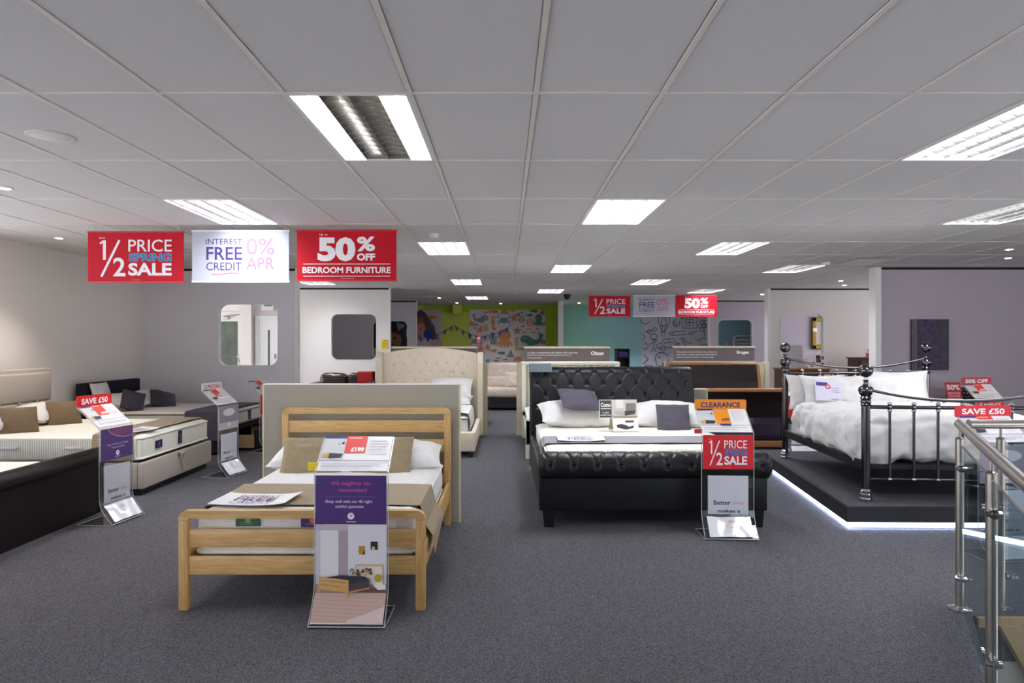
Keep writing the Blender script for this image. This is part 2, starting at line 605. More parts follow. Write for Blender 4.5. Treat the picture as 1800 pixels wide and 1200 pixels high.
def button_mesh(m, r=0.012):
    mb = MB(local=True)
    mb.lathe([(r, -0.004), (r, 0.002), (r * 0.8, r * 0.4), (r * 0.4, r * 0.6), (0.001, r * 0.65)], n=10)
    me = bpy.data.meshes.new('button')
    me.from_pydata(mb.v, [], mb.f)
    me.materials.append(m)
    me.polygons.foreach_set('use_smooth', [True] * len(me.polygons))
    return me

def put_buttons(me, seats, parent):
    o0 = origin_of(parent)
    for p, nrm in seats:
        o = bpy.data.objects.new('button', me)
        COL.objects.link(o)
        o.parent = parent
        o.location = p - o0 + nrm * 0.003
        o.rotation_euler = nrm.to_track_quat('Z', 'Y').to_euler()

def arc(cx, cy, r, a0, a1, n):
    return [(cx + r * math.cos(R(a0 + (a1 - a0) * i / n)), cy + r * math.sin(R(a0 + (a1 - a0) * i / n))) for i in range(n + 1)]

def rrect(x0, x1, z0, z1, r, n=6):
    return arc(x1 - r, z1 - r, r, 0, 90, n) + arc(x0 + r, z1 - r, r, 90, 180, n) + arc(x0 + r, z0 + r, r, 180, 270, n) + arc(x1 - r, z0 + r, r, 270, 360, n)

# ================================================================== THE SETTING
XL, XR, YB, YN = -5.8, 11.0, 21.8, -5.0
# ---- floor, with the stairwell cut out
HC = (2.56, 3.74); HN = (1.30, 1.55); HX = 6.6
def build_floor():
    A = [(XL - 2.2, HC[1]), (XR, HC[1]), (XR, YB + 0.2), (XL - 2.2, YB + 0.2)]
    B = [(XL - 2.2, YN), (XR, YN), (XR, HN[1]), (XL - 2.2, HN[1])]
    Cc = [(XL - 2.2, HN[1]), HN, HC, (XL - 2.2, HC[1])]
    D = [(HX, HN[1]), (XR, HN[1]), (XR, HC[1]), (HX, HC[1])]
    mb = MB()
    for q in (A, B, Cc, D):
        mb.prism(q, -0.25, 0.0, 'z')
    return struct(mb.build('floor', M['carpet']))
floor = build_floor()

# ---- ceiling: slab, tees and tiles
struct_ceiling = struct(MB().box(XL - 2.2, XR, YN, YB + 0.2, CEIL + 0.22, CEIL + 0.4).build('ceiling', M['slab']))
GX0, GY0, TW, TD = 0.147, 3.24, 0.6, 1.2
LIGHTS = {(-2, 0): 'recessed louvred ceiling light with two dark middle strips, nearest the camera',
          (1, 2): 'bright louvred ceiling light right of centre, above the black bed',
          (-5, 2): 'louvred ceiling light just in front of the white hanging banner',
          (4, 0): 'large louvred ceiling light at the top right edge of the picture',
          (7, 2): 'louvred ceiling light at the right edge, behind the largest right one',
          (-2, 4): 'louvred ceiling light directly behind the small white smoke detector',
          (4, 4): 'louvred ceiling light above the metal bed, right of the middle',
          (1, 6): 'louvred ceiling light second in the row running over the black bed',
          (-2, 8): 'louvred ceiling light third in the row starting with the half-dark one',
          (4, 8): 'small louvred ceiling light in front of the far white banner',
          (7, 6): 'louvred ceiling light in front of the mauve right partition, by the vent',
          (1, 10): 'small louvred ceiling light beside the black dome camera',
          (-2, 12): 'farthest louvred ceiling light, in front of the sea creature mural',
          (7, 10): 'small louvred ceiling light just above the far red 50% banner',
          (-7, 8): 'louvred ceiling light peeking out under the near red 50% banner'}
def gx(k): return GX0 + TW * k
def gy(j): return GY0 + TD * j
def frame_area(k, j):
    if gy(j) < 0.4:
        return 0
    pts = []
    for x, y in ((gx(k), gy(j)), (gx(k + 1), gy(j)), (gx(k + 1), gy(j + 1)), (gx(k), gy(j + 1))):
        y = max(y, 0.4)
        pts.append((VX + F * x / y, VY - F * (CEIL - CAMZ) / y))
    px = [min(1800, max(0, p[0])) for p in pts]
    py = [min(1200, max(0, p[1])) for p in pts]
    a = 0
    for i in range(4):
        q = (i + 1) % 4
        a += px[i] * py[q] - px[q] * py[i]
    return abs(a) / 2
cells = []
for k in range(-13, 19):
    for j in range(-7, 16):
        if (k, j) in LIGHTS or gx(k + 1) > XR or gy(j) < YN:
            continue
        cells.append((frame_area(k, j), k, j))
cells.sort(reverse=True)
tm = bpy.data.meshes.new('ceiling_tile')
_b = MB(local=True)
g = 0.011
_b.add([(-0.3 + g, -0.6 + g, 0.012), (0.3 - g, -0.6 + g, 0.012), (0.3 - g, 0.6 - g, 0.012), (-0.3 + g, 0.6 - g, 0.012),
        (-0.3 + g + .008, -0.6 + g + .008, 0.001), (0.3 - g - .008, -0.6 + g + .008, 0.001), (0.3 - g - .008, 0.6 - g - .008, 0.001), (-0.3 + g + .008, 0.6 - g - .008, 0.001)],
       [(7, 6, 5, 4), (4, 5, 1, 0), (5, 6, 2, 1), (6, 7, 3, 2), (7, 4, 0, 3), (0, 1, 2, 3)])
tm.from_pydata(_b.v, [], _b.f); tm.materials.append(M['tile'])
rest = MB()
for n, (a, k, j) in enumerate(cells):
    c = (gx(k) + 0.3, gy(j) + 0.6, CEIL)
    if n < 300:
        o = bpy.data.objects.new('ceiling_tile', tm)
        COL.objects.link(o)
        o.parent = struct_ceiling
        o.location = Vector(c) - origin_of(struct_ceiling)
    else:
        rest.add([(c[0] + v[0], c[1] + v[1], c[2] + v[2]) for v in _b.v], _b.f)
ro = rest.build('ceiling_tile_field', M['tile'], struct_ceiling)
ro['kind'] = 'stuff'
for k in range(-13, 19):
    if gx(k) < XR:
        MB().box(gx(k) - 0.012, gx(k) + 0.012, YN, YB, CEIL - 0.003, CEIL + 0.03).build('grid_runner', M['grid'], struct_ceiling)
for j in range(-6, 16):
    MB().box(XL - 2.2, XR, gy(j) - 0.012, gy(j) + 0.012, CEIL - 0.002, CEIL + 0.028).build('grid_cross_bar', M['grid'], struct_ceiling)

# ---- walls with rounded openings
def wall(name, axis_y, x0, x1, m, opening=None, th=0.12, z1=CEIL, z0=0.0):
    y0, y1 = axis_y, axis_y + th
    outer = [(x0, z0), (x1, z0), (x1, z1), (x0, z1)]
    mb = MB()
    if opening:
        inner = rrect(*opening, 0.14)
        ring = [outer, inner]
        allp = outer + inner
        tri = tessellate_polygon([[Vector((p[0], p[1], 0)) for p in q] for q in ring])
        f1, f2 = [], []
        for t in tri:
            a, b, d = (allp[i] for i in t)
            ar = (b[0] - a[0]) * (d[1] - a[1]) - (d[0] - a[0]) * (b[1] - a[1])
            t = tuple(t) if ar > 0 else tuple(reversed(t))
            f1.append(t); f2.append(tuple(reversed(t)))
        mb.add([(p[0], y0, p[1]) for p in allp], f1)
        mb.add([(p[0], y1, p[1]) for p in allp], f2)
        for loop, sgn in ((outer, 1), (inner, -1)):
            n = len(loop)
            vs = [(p[0], y0, p[1]) for p in loop] + [(p[0], y1, p[1]) for p in loop]
            fs = [(i, n + i, n + (i + 1) % n, (i + 1) % n) for i in range(n)]
            mb.add(vs, fs if sgn > 0 else [tuple(reversed(f)) for f in fs])
    else:
        mb.box(x0, x1, y0, y1, z0, z1)
    o = struct(mb.build(name, m))
    MB().box(x0, x1 if x1 < 10 else 10.9, y0 - 0.012, y0 - 0.001, z1 - 0.035, z1 - 0.002).build('gap_shade_strip', M['black'], o)  # black strip stands in for the shade in the gap under the ceiling
    if opening:
        pts = rrect(*opening, 0.14)
        MB().tube([(p[0], y0 - 0.004, p[1]) for p in pts], 0.007, n=8, closed=True).build('opening_rim', M['white'], o, smooth=True)
    return o
def wall_added_windows(name, x, y0, y1, spans, m, th=0.12):  # the windows are added out of view to brighten ceiling and walls
    """side wall along Y with added, unseen window openings that let the world light in"""
    mb = MB()
    cur = y0
    for a, b in spans:
        mb.box(x, x + th, cur, a, 0, CEIL)
        mb.box(x, x + th, a, b, 0, 0.25)
        mb.box(x, x + th, a, b, 2.55, CEIL)
        cur = b
    mb.box(x, x + th, cur, y1, 0, CEIL)
    o = struct(mb.build(name, m))
    for a, b in spans:
        fr = MB()
        n = max(1, round((b - a) / 1.8))
        for i in range(n + 1):
            yy = a + (b - a) * i / n
            fr.box(x + 0.03, x + 0.09, yy - 0.03, yy + 0.03, 0.25, 2.55)
        fr.box(x + 0.03, x + 0.09, a, b, 0.25, 0.31)
        fr.box(x + 0.03, x + 0.09, a, b, 2.49, 2.55)
        fr.build('added_window_frame', M['white'], o)
    return o
wall_added_windows('wall_left', XL - 0.12, YN, 11.0, [(-4.5, 0.5), (1.0, 7.3)], M['wall'])
wall('wall_left_near', 11.0, XL - 2.0, -3.38, M['wall_cool'], (-4.63, -3.66, 1.12, 2.11))
MB().box(-3.38, -3.35, 10.98, 11.14, 0, CEIL).build('trim_1', M['white']); struct(bpy.data.objects['trim_1'])
wall('wall_left_middle', 14.9, XL - 2.0, -2.54, M['wall'], (-3.80, -2.81, 1.11, 2.11))
struct(MB().box(-2.54, -2.515, 14.88, 15.04, 0, CEIL).build('trim_2', M['white']))
wall('wall_left_far', 19.6, XL - 2.0, -2.57, M['wall_cool'], (-3.80, -2.81, 1.05, 2.1))
struct(MB().box(-2.57, -2.545, 19.58, 19.74, 0, CEIL).build('trim_3', M['wall']))
wall_added_windows('wall_left_bay', XL - 2.12, 11.0, YB, [(11.4, 14.6)], M['wall'])
wall('wall_right_near', 10.8, 5.93, XR, M['wall_right'])
struct(MB().box(5.84, 5.93, 10.76, 10.96, 0, CEIL).build('trim_4', M['white']))
wall('wall_right_middle', 15.06, 5.84, XR, M['wall'], (6.08, 7.02, 1.13, 2.12))
struct(MB().box(5.78, 5.84, 15.02, 15.22, 0, CEIL).build('trim_5', M['white']))
wall('wall_right_far', 19.4, 5.80, XR, M['wall_right'], (6.05, 7.01, 1.12, 2.13))
struct(MB().box(5.77, 5.80, 19.38, 19.54, 0, CEIL).build('trim_6', M['wall']))
wall_added_windows('wall_right', XR, YN, YB, [(-4.5, 1.0), (1.6, 5.0), (11.4, 14.8), (15.6, 19.1)], M['wall_right'])
struct(MB().box(XL - 2.0, 1.54, YB, YB + 0.12, 0, CEIL).build('wall_back_green', M['lime']))
struct(MB().box(1.67, XR, YB, YB + 0.12, 0, CEIL).build('wall_back_teal', M['teal']))
struct(MB().box(1.54, 1.67, 19.8, YB + 0.12, 0, CEIL).build('wall_fin_green', M['green']))
struct(MB().box(1.53, 1.68, 19.68, 19.80, 0, CEIL).build('trim_7', M['white']))
# green band above the lime field
struct(MB().box(-2.6, 1.54, YB - 0.012, YB - 0.001, 2.45, CEIL).build('trim_8', M['green']))
struct(MB().box(0.95, 1.54, YB - 0.011, YB - 0.001, 0, 2.45).build('trim_9', M['green']))
# boxed beam end under the ceiling on the green wall
tag(MB().rbox(-1.64, -1.36, 21.3, 21.78, 2.37, CEIL - .01, 0.01).build('duct_box', M['lime']), 'pale yellow boxed beam end under the ceiling on the green wall', 'beam')
# wall behind the camera; its window openings are added to light the room
def front_wall():
    mb = MB()
    mb.box(XL - 2.2, XR, YN - 0.15, YN, 0, 0.25)
    mb.box(XL - 2.2, XR, YN - 0.15, YN, 2.55, CEIL + 0.3)
    mb.box(-4.2, 4.2, YN - 0.15, YN, 0.25, 2.55)
    for x in (-7.9, -4.2, 4.2, 8.4, 10.9):
        mb.box(x - 0.1, x + 0.1, YN - 0.15, YN, 0.25, 2.55)
    return struct(mb.build('wall_front', M['wall']))
front_wall()

# ---- doors seen through the near left opening
def door(name, x0, x1, y, ztop, glass, m=M['white']):
    o = struct(MB().box(x0, x1, y - 0.05, y - 0.005, 0.01, ztop).build(name, m))
    fr = MB()
    fr.box(x0 - 0.07, x0, y - 0.07, y - 0.005, 0, ztop + 0.07)
    fr.box(x1, x1 + 0.07, y - 0.07, y - 0.005, 0, ztop + 0.07)
    fr.box(x0, x1, y - 0.07, y - 0.005, ztop, ztop + 0.07)
    fr.build('door_frame', m, o)
    MB().box(*glass[:2], y - 0.056, y - 0.05, *glass[2:]).build('door_pane', M['door_glass'], o)
    return o
d1 = door('door_1', -6.42, -5.76, 14.9, 2.08, (-6.18, -5.82, 0.9, 1.95), mat('door_cream', (222, 218, 208), 0.5, kind='noise', scale=5, amt=0.02))
MB().rbox(-6.14, -6.0, 14.80, 14.85, 2.00, 2.05, 0.008).build('door_closer', M['steel'], d1)
MB().tube([(-6.10, 14.80, 2.06), (-5.75, 14.80, 2.10)], 0.01).build('closer_arm', M['steel'], d1)
MB().tube([(-5.80, 14.85, 1.22), (-5.80, 14.79, 1.2), (-5.76, 14.79, 1.12), (-5.76, 14.85, 1.0)], 0.014).build('door_handle', M['chrome'], d1, smooth=True)
struct(MB().box(-5.72, -5.48, 14.72, 14.9, 0, CEIL).build('wall_pilaster', M['wall']))
d2 = door('door_2', -5.36, -4.62, 14.9, 2.0, (-5.16, -5.12, 0.7, 1.76))
MB().rbox(-5.02, -4.99, 14.82, 14.86, 1.14, 1.24, 0.004).build('door_lock', M['steel'], d2)
t = T('exit_light', 'grey emergency light box above the white door behind the opening', 'light', (-5.16, 14.8, 2.26))
MB().rbox(-5.29, -5.02, 14.80, 14.89, 2.18, 2.32, 0.015).build('housing', M['grid'], t)
MB().box(-5.23, -5.06, 14.795, 14.80, 2.28, 2.31).build('indicator', flat((70, 120, 140)), t)

# ---- stairwell under the balustrade
def stairwell():
    mb = MB()
    mb.box(1.2, HX, HC[1] + 0.001, HC[1] + 0.1, -2.8, -0.25)
    mb.box(1.2, HX, HN[1] - 0.1, HN[1] - 0.001, -2.8, -0.25)
    mb.prism([(HN[0] - 0.1, HN[1]), HN, HC, (HC[0] - 0.1, HC[1])], -2.8, -0.25, 'z')
    o = struct(mb.build('wall_stairwell', M['wall']))
    struct(MB().box(1.2, HX, HN[1], HC[1], -2.85, -2.8).build('floor_below', M['carpet']))
    MB().box(HC[0] + 0.02, HX, HC[1] - 0.02, HC[1] - 0.001, -0.055, -0.002).build('edge_trim', M['stair_wood'], o)
    MB().prism([(2.68, -0.04), (2.80, -0.04), (3.55, -1.35), (3.42, -1.35)], HC[1] - 0.05, HC[1] - 0.005, 'y').build('stair_stringer', M['stair_wood'], o)
    s = struct(MB().box(3.0, 3.25, HN[1] + 0.05, HC[1] - 0.08, -0.5, -0.44).build('floor_stair_flight', M['carpet']))
    for i in range(1, 12):
        MB().box(3.0 + 0.25 * i, 3.27 + 0.25 * i, HN[1] + 0.05, HC[1] - 0.08, -0.5 - 0.2 * i, -0.44 - 0.2 * i).build('stair_tread', M['carpet'], s)
    return o
stairwell()

# ================================================================== CEILING FITTINGS
def luminaire(k, j, label):
    x, y = gx(k) + 0.3, gy(j) + 0.6
    half = (k, j) == (-2, 0)
    t = T('ceiling_light', label, 'light', (x, y, CEIL), 0, 'recessed louvred ceiling lights')
    X0, X1, Y0, Y1 = -0.29, 0.29, -0.59, 0.59
    hb = MB(local=True)
    hb.box(X0, X1, Y0, Y1, 0.135, 0.145)
    for a in ((X0, X0 + .006, Y0, Y1), (X1 - .006, X1, Y0, Y1), (X0, X1, Y0, Y0 + .006), (X0, X1, Y1 - .006, Y1)):
        hb.box(*a, 0.0, 0.14)
    hb.build('housing', M['reflector'], t)
    fr = MB(local=True)
    for a in ((X0 - .006, X0 + .012, Y0, Y1), (X1 - .012, X1 + .006, Y0, Y1), (X0, X1, Y0 - .006, Y0 + .012), (X0, X1, Y1 - .012, Y1 + .006)):
        fr.box(*a, -0.004, 0.006)
    fr.build('frame', M['white'], t)
    for i in range(4):
        cx = -0.2175 + 0.145 * i
        lit = not half or i in (0, 3)
        tb = MB(local=True)
        tb.tube([(cx, Y0 + .01, 0.085), (cx, Y1 - .01, 0.085)], 0.046 if lit else 0.014, n=8)
        tb.build('fluorescent_tube', M['tube'] if lit else M['tube_off'], t, smooth=True)
    for i in range(5):
        cx = -0.283 + 0.1415 * i
        dv = MB(local=True)
        dv.prism([(cx - 0.003, 0.0), (cx + 0.003, 0.0), (cx + 0.010, 0.05), (cx + 0.004, 0.118), (cx - 0.004, 0.118), (cx - 0.010, 0.05)], Y0 + .006, Y1 - .006, 'y')
        dv.build('louvre_divider', M['louvre'], t)
    return t
BL = MB(local=True)
# one cross blade: scalloped in each of the four bays
for i in range(4):
    a = -0.283 + 0.1415 * i
    pts = []
    for q in range(7):
        u = q / 6
        pts.append((a + 0.1415 * u, 0.05 - 0.0 * u))
    low = [(a + 0.1415 * (1 - q / 6), 0.004 + 0.020 * math.sin(PI * q / 6)) for q in range(7)]
    BL.prism(pts[::-1] + low[::-1], -0.0035, 0.0035, 'y')
blm = bpy.data.meshes.new('louvre_blade')
blm.from_pydata(BL.v, [], BL.f); blm.materials.append(M['louvre'])
for (k, j), lab in LIGHTS.items():
    t = luminaire(k, j, lab)
    for i in range(12):
        o = bpy.data.objects.new('louvre_blade', blm)
        COL.objects.link(o)
        o.parent = t
        o.location = (0, -0.54 + 1.08 * i / 11, 0)

def downlight(px, py, label, watts=0.0, col=(1.0, 0.90, 0.78)):
    Y = F * (CEIL - CAMZ) / (VY - py)
    X = (px - VX) * Y / F
    t = T('downlight', label, 'light', (X, Y, CEIL), 0, 'small recessed ceiling spotlights')
    MB(local=True).lathe([(0.045, -0.006), (0.055, -0.006), (0.058, -0.002), (0.058, 0.0)], n=18).build('trim_ring', M['white'], t, smooth=True)
    MB(local=True).lathe([(0.001, -0.0085), (0.036, -0.008), (0.036, -0.005)], n=16).build('lens', M['spot'], t)
    if watts:
        l = bpy.data.lights.new('downlight_beam', 'SPOT')
        l.energy = watts
        l.color = col
        l.spot_size = R(95); l.spot_blend = 0.8; l.shadow_soft_size = 0.04
        o = bpy.data.objects.new('downlight_beam', l)
        COL.objects.link(o); o.parent = t; o.location = (0, 0, -0.02)
    return t
downlight(104, 418, 'small lit spotlight in the ceiling near the left wall', 70)
downlight(8, 330, 'small spotlight in the ceiling at the far left edge', 40)
downlight(1774, 438, 'small lit spotlight at the right edge, nearer of two', 20)
downlight(1772, 453, 'small lit spotlight at the right edge, farther of two', 14)
downlight(1478, 493, 'small lit spotlight above the mauve partition corner, nearer of two', 14)
downlight(1484, 501, 'small lit spotlight above the mauve partition corner, farther of two', 10)
downlight(1340, 517, 'tiny lit spotlight right of the far red 50% banner', 10)
downlight(1018, 532, 'tiny lit spotlight above the teal wall', 100, (0.95, 0.97, 1.0))
downlight(880, 533, 'tiny lit spotlight above the sea creature mural', 30)
downlight(803, 532, 'tiny lit spotlight by the pale beam box', 10)
downlight(772, 523, 'tiny unobtrusive spotlight above the child poster', 8)
downlight(1075, 531.5, 'added unseen spotlight washing the teal wall behind the far red banner', 110, (0.95, 0.97, 1.0))  # hidden lamp added to brighten the teal wall
downlight(1150, 531.5, 'added unseen spotlight washing the doodle mural behind the far white banner', 130, (0.95, 0.95, 1.0))  # unseen lamp, added to lift the doodle mural
downlight(1232, 531.5, 'added unseen spotlight behind the far 50% banner', 110, (0.95, 0.95, 1.0))  # one more added lamp, out of sight, for the teal end
for bx_, by_, lb_ in ((-5.4, 13.4, 'added unseen spotlight in the bay behind the near left partition'), (-4.2, 13.2, 'added unseen spotlight above the leather sofa')):  # lamps added out of view to brighten the left bay
    downlight(VX + F * bx_ / by_, VY - F * (CEIL - CAMZ) / by_, lb_, 45 if bx_ < -5 else 16)
def disc(name, label, cat, px, py, r, h, m=M['white'], ring=True):
    Y = F * (CEIL - CAMZ) / (VY - py)
    X = (px - VX) * Y / F
    t = T(name, label, cat, (X, Y, CEIL))
    MB(local=True).lathe([(r, 0.0), (r, -h * 0.5), (r * 0.9, -h), (0.001, -h)], n=28).build('cover', m, t, smooth=True)
    if ring:
        MB(local=True).lathe([(r * 1.12, 0.0), (r * 1.12, -0.004), (r, -0.006), (r, 0)], n=28).build('rim', M['grid'], t, smooth=True)
    return t
disc('ceiling_speaker', 'round white speaker grille in the ceiling at upper left', 'speaker', 88, 240, 0.11, 0.006)
disc('ceiling_speaker', 'small oval looking speaker grille in the ceiling near the vent', 'speaker', 1378, 458, 0.12, 0.006, M['grid'])
disc('smoke_detector', 'white smoke detector on the ceiling behind the red banner', 'detector', 763, 411, 0.05, 0.045)
disc('smoke_detector', 'small pale detector in the ceiling beside the right vent', 'detector', 1452, 461, 0.06, 0.04)
t = T('security_camera', 'black dome camera under the ceiling by the teal wall', 'camera', (at(997, 519, 16.9).x, 16.9, CEIL))
MB(local=True).lathe([(0.09, 0), (0.09, -0.035), (0.075, -0.045)], n=18).build('mount', M['dark_plastic'], t, smooth=True)
MB(local=True).lathe([(0.075, -0.045), (0.07, -0.08), (0.05, -0.115), (0.02, -0.13), (0.001, -0.132)], n=18).build('dome', M['dark_plastic'], t, smooth=True)
for px, py, wd, lab in ((1520, 459, 0.55, 'slotted air vent in the ceiling above the mauve partition'), (738, 520, 1.0, 'dark slotted air vent in the ceiling near the green wall')):
    Y = F * (CEIL - CAMZ) / (VY - py); X = (px - VX) * Y / F
    t = T('ceiling_vent', lab, 'vent', (X, Y, CEIL))
    MB(local=True).box(-wd / 2, wd / 2, -0.3, 0.3, -0.006, -0.001).build('backing', M['dark_plastic'], t)
    fb = MB(local=True)
    for a in ((-wd / 2, wd / 2, -0.3, -0.27), (-wd / 2, wd / 2, 0.27, 0.3), (-wd / 2, -wd / 2 + .03, -0.27, 0.27), (wd / 2 - .03, wd / 2, -0.27, 0.27)):
        fb.box(*a, -0.014, -0.004)
    fb.build('frame', M['grid'], t)
    for i in range(6):
        MB(local=True).box(-wd / 2 + .03, wd / 2 - .03, -0.235 + 0.09 * i, -0.205 + 0.09 * i, -0.012, -0.005).build('slat', M['grid'], t)

# ================================================================== HANGING BANNERS
RED, REDL = (196, 18, 38), (226, 30, 40)
def half_price(P, box=(535, 97, 1120, 402), bg=None, blue=(40, 110, 175)):
    c = lambda *r: cropuv(box, r)
    if bg:
        P.rect(0, 0, 1, 1, bg)
    W = (240, 236, 240)
    P.text('Up to', *c(602, 126, 640, 140), W)
    P.poly([c(x, y, x, y)[:2] for x, y in ((645, 146), (627, 146), (608, 160), (608, 172), (627, 164), (627, 266), (645, 266))], W)
    u0, v0, u1, v1 = c(612, 146, 735, 368)
    P.stroke([(u0 + .01, v0), (u1 - 0.012, v1)], 0.024, W)
    P.text('2', *c(690, 252, 765, 366), W, 0.8)
    P.text('PRICE', *c(783, 142, 1048, 216), W, 0.3)
    P.text('SPRING', *c(785, 224, 1048, 276), (120, 170, 205), 2.4)
    P.text('SPRING', *c(787, 226, 1046, 274), blue, 0.8)
    P.text('SALE', *c(783, 284, 1048, 362), W, 1.6)
    P.lines(*c(800, 385, 855, 391), 1, (230, 160, 160), 0)
    return P
def interest(P, ink=(66, 48, 122), pink=(222, 110, 150)):
    c = lambda *r: cropuv((1170, 90, 1768, 398), r)
    P.text('INTEREST', *c(1255, 137, 1480, 172), ink, 0.0)
    P.text('FREE', *c(1258, 187, 1480, 266), ink, 0.6)
    P.text('CREDIT', *c(1258, 281, 1475, 329), ink, 0.0)
    P.text('0%', *c(1505, 135, 1680, 234), pink, 0.2)
    P.text('APR', *c(1505, 252, 1678, 324), pink, 0.0)
    q = [c(1290 + i * 17, 350 + 6 * math.sin(i * 0.7), 0, 0) for i in range(11)]
    P.stroke([(a[0], (398 - (350 + 5 * math.sin(i * 0.65))) / 308) for i, a in enumerate(q)], 0.008, pink)
    return P
def fifty(P):
    c = lambda *r: cropuv((1042, 812, 1392, 985), r)
    W = (244, 240, 242)
    P.text('Up to', *c(1120, 822, 1150, 832), W)
    P.text('50', *c(1115, 835, 1248, 919), W, 2.4)
    P.text('%', *c(1253, 833, 1317, 884), W, 1.8)
    P.text('OFF', *c(1253, 891, 1317, 916), W, 2.2)
    P.rect(*c(1065, 927, 1370, 929), W)
    P.text('BEDROOM FURNITURE', *c(1062, 938, 1372, 960), W, 1.3)
    P.rect(*c(1065, 969, 1370, 971), W)
    P.lines(*c(1195, 975, 1245, 980), 1, (230, 160, 160), 0)
    return P
def banner(label, p0, p1, Y, kind):
    a, b = at(*p0, Y), at(*p1, Y)
    t = T('hanging_banner', label, 'banner', ((a.x + b.x) / 2, Y, b.z), 0, 'sale banners hanging from the ceiling')
    base = {'half': RED, 'interest': (190, 191, 202), 'fifty': RED}[kind]
    MB().box(a.x, b.x, Y - 0.004, Y + 0.004, b.z, a.z).build('panel', mat('banner_%s' % kind, base, 0.5, kind='noise', scale=3, amt=0.02, spec=0.2), t)
    P = Print((a.x, Y - 0.004, b.z), (b.x - a.x, 0, 0), (0, 0, a.z - b.z))
    {'half': half_price, 'interest': interest, 'fifty': fifty}[kind](P)
    P.build('lettering', t)
    P2 = Print((b.x, Y + 0.004, b.z), (a.x - b.x, 0, 0), (0, 0, a.z - b.z))
    {'half': half_price, 'interest': interest, 'fifty': fifty}[kind](P2)
    P2.build('lettering', t)
    fr = MB()
    for z in (a.z, b.z):
        fr.box(a.x - .006, b.x + .006, Y - 0.009, Y + 0.009, z - 0.009, z + 0.009)
    fr.build('banner_rail', mat('banner_rail_%s' % kind, {'half': (190, 40, 60), 'interest': (230, 230, 236), 'fifty': (200, 40, 56)}[kind], 0.3, kind='noise', scale=4, amt=0.03), t)
    for x in (a.x + 0.04, b.x - 0.06):
        MB().tube([(x, Y, a.z), (x + .01, Y, a.z + 0.02), (x + 0.012, Y, CEIL - 0.03), (x - 0.005, Y, CEIL - 0.012), (x - 0.02, Y, CEIL - 0.02)], 0.0025, n=6).build('hook', M['steel'], t)
    return t
banner('red hanging banner reading 1/2 PRICE SPRING SALE over the left beds', (155, 408), (323, 496), 6.9, 'half')
banner('white hanging banner reading INTEREST FREE CREDIT in front of left partition', (338, 406), (508, 495), 6.9, 'interest')
banner('red hanging banner reading 50% OFF above the oak bed', (522, 405), (697, 493), 6.9, 'fifty')
banner('far red hanging banner reading 1/2 PRICE SPRING SALE before teal wall', (1035, 520), (1108, 556), 15.8, 'half')
banner('far white hanging banner reading INTEREST FREE CREDIT before teal wall', (1113, 519), (1186, 556), 15.8, 'interest')
banner('far red hanging banner reading 50% OFF next to the far white one', (1188, 519), (1260, 556), 15.8, 'fifty')

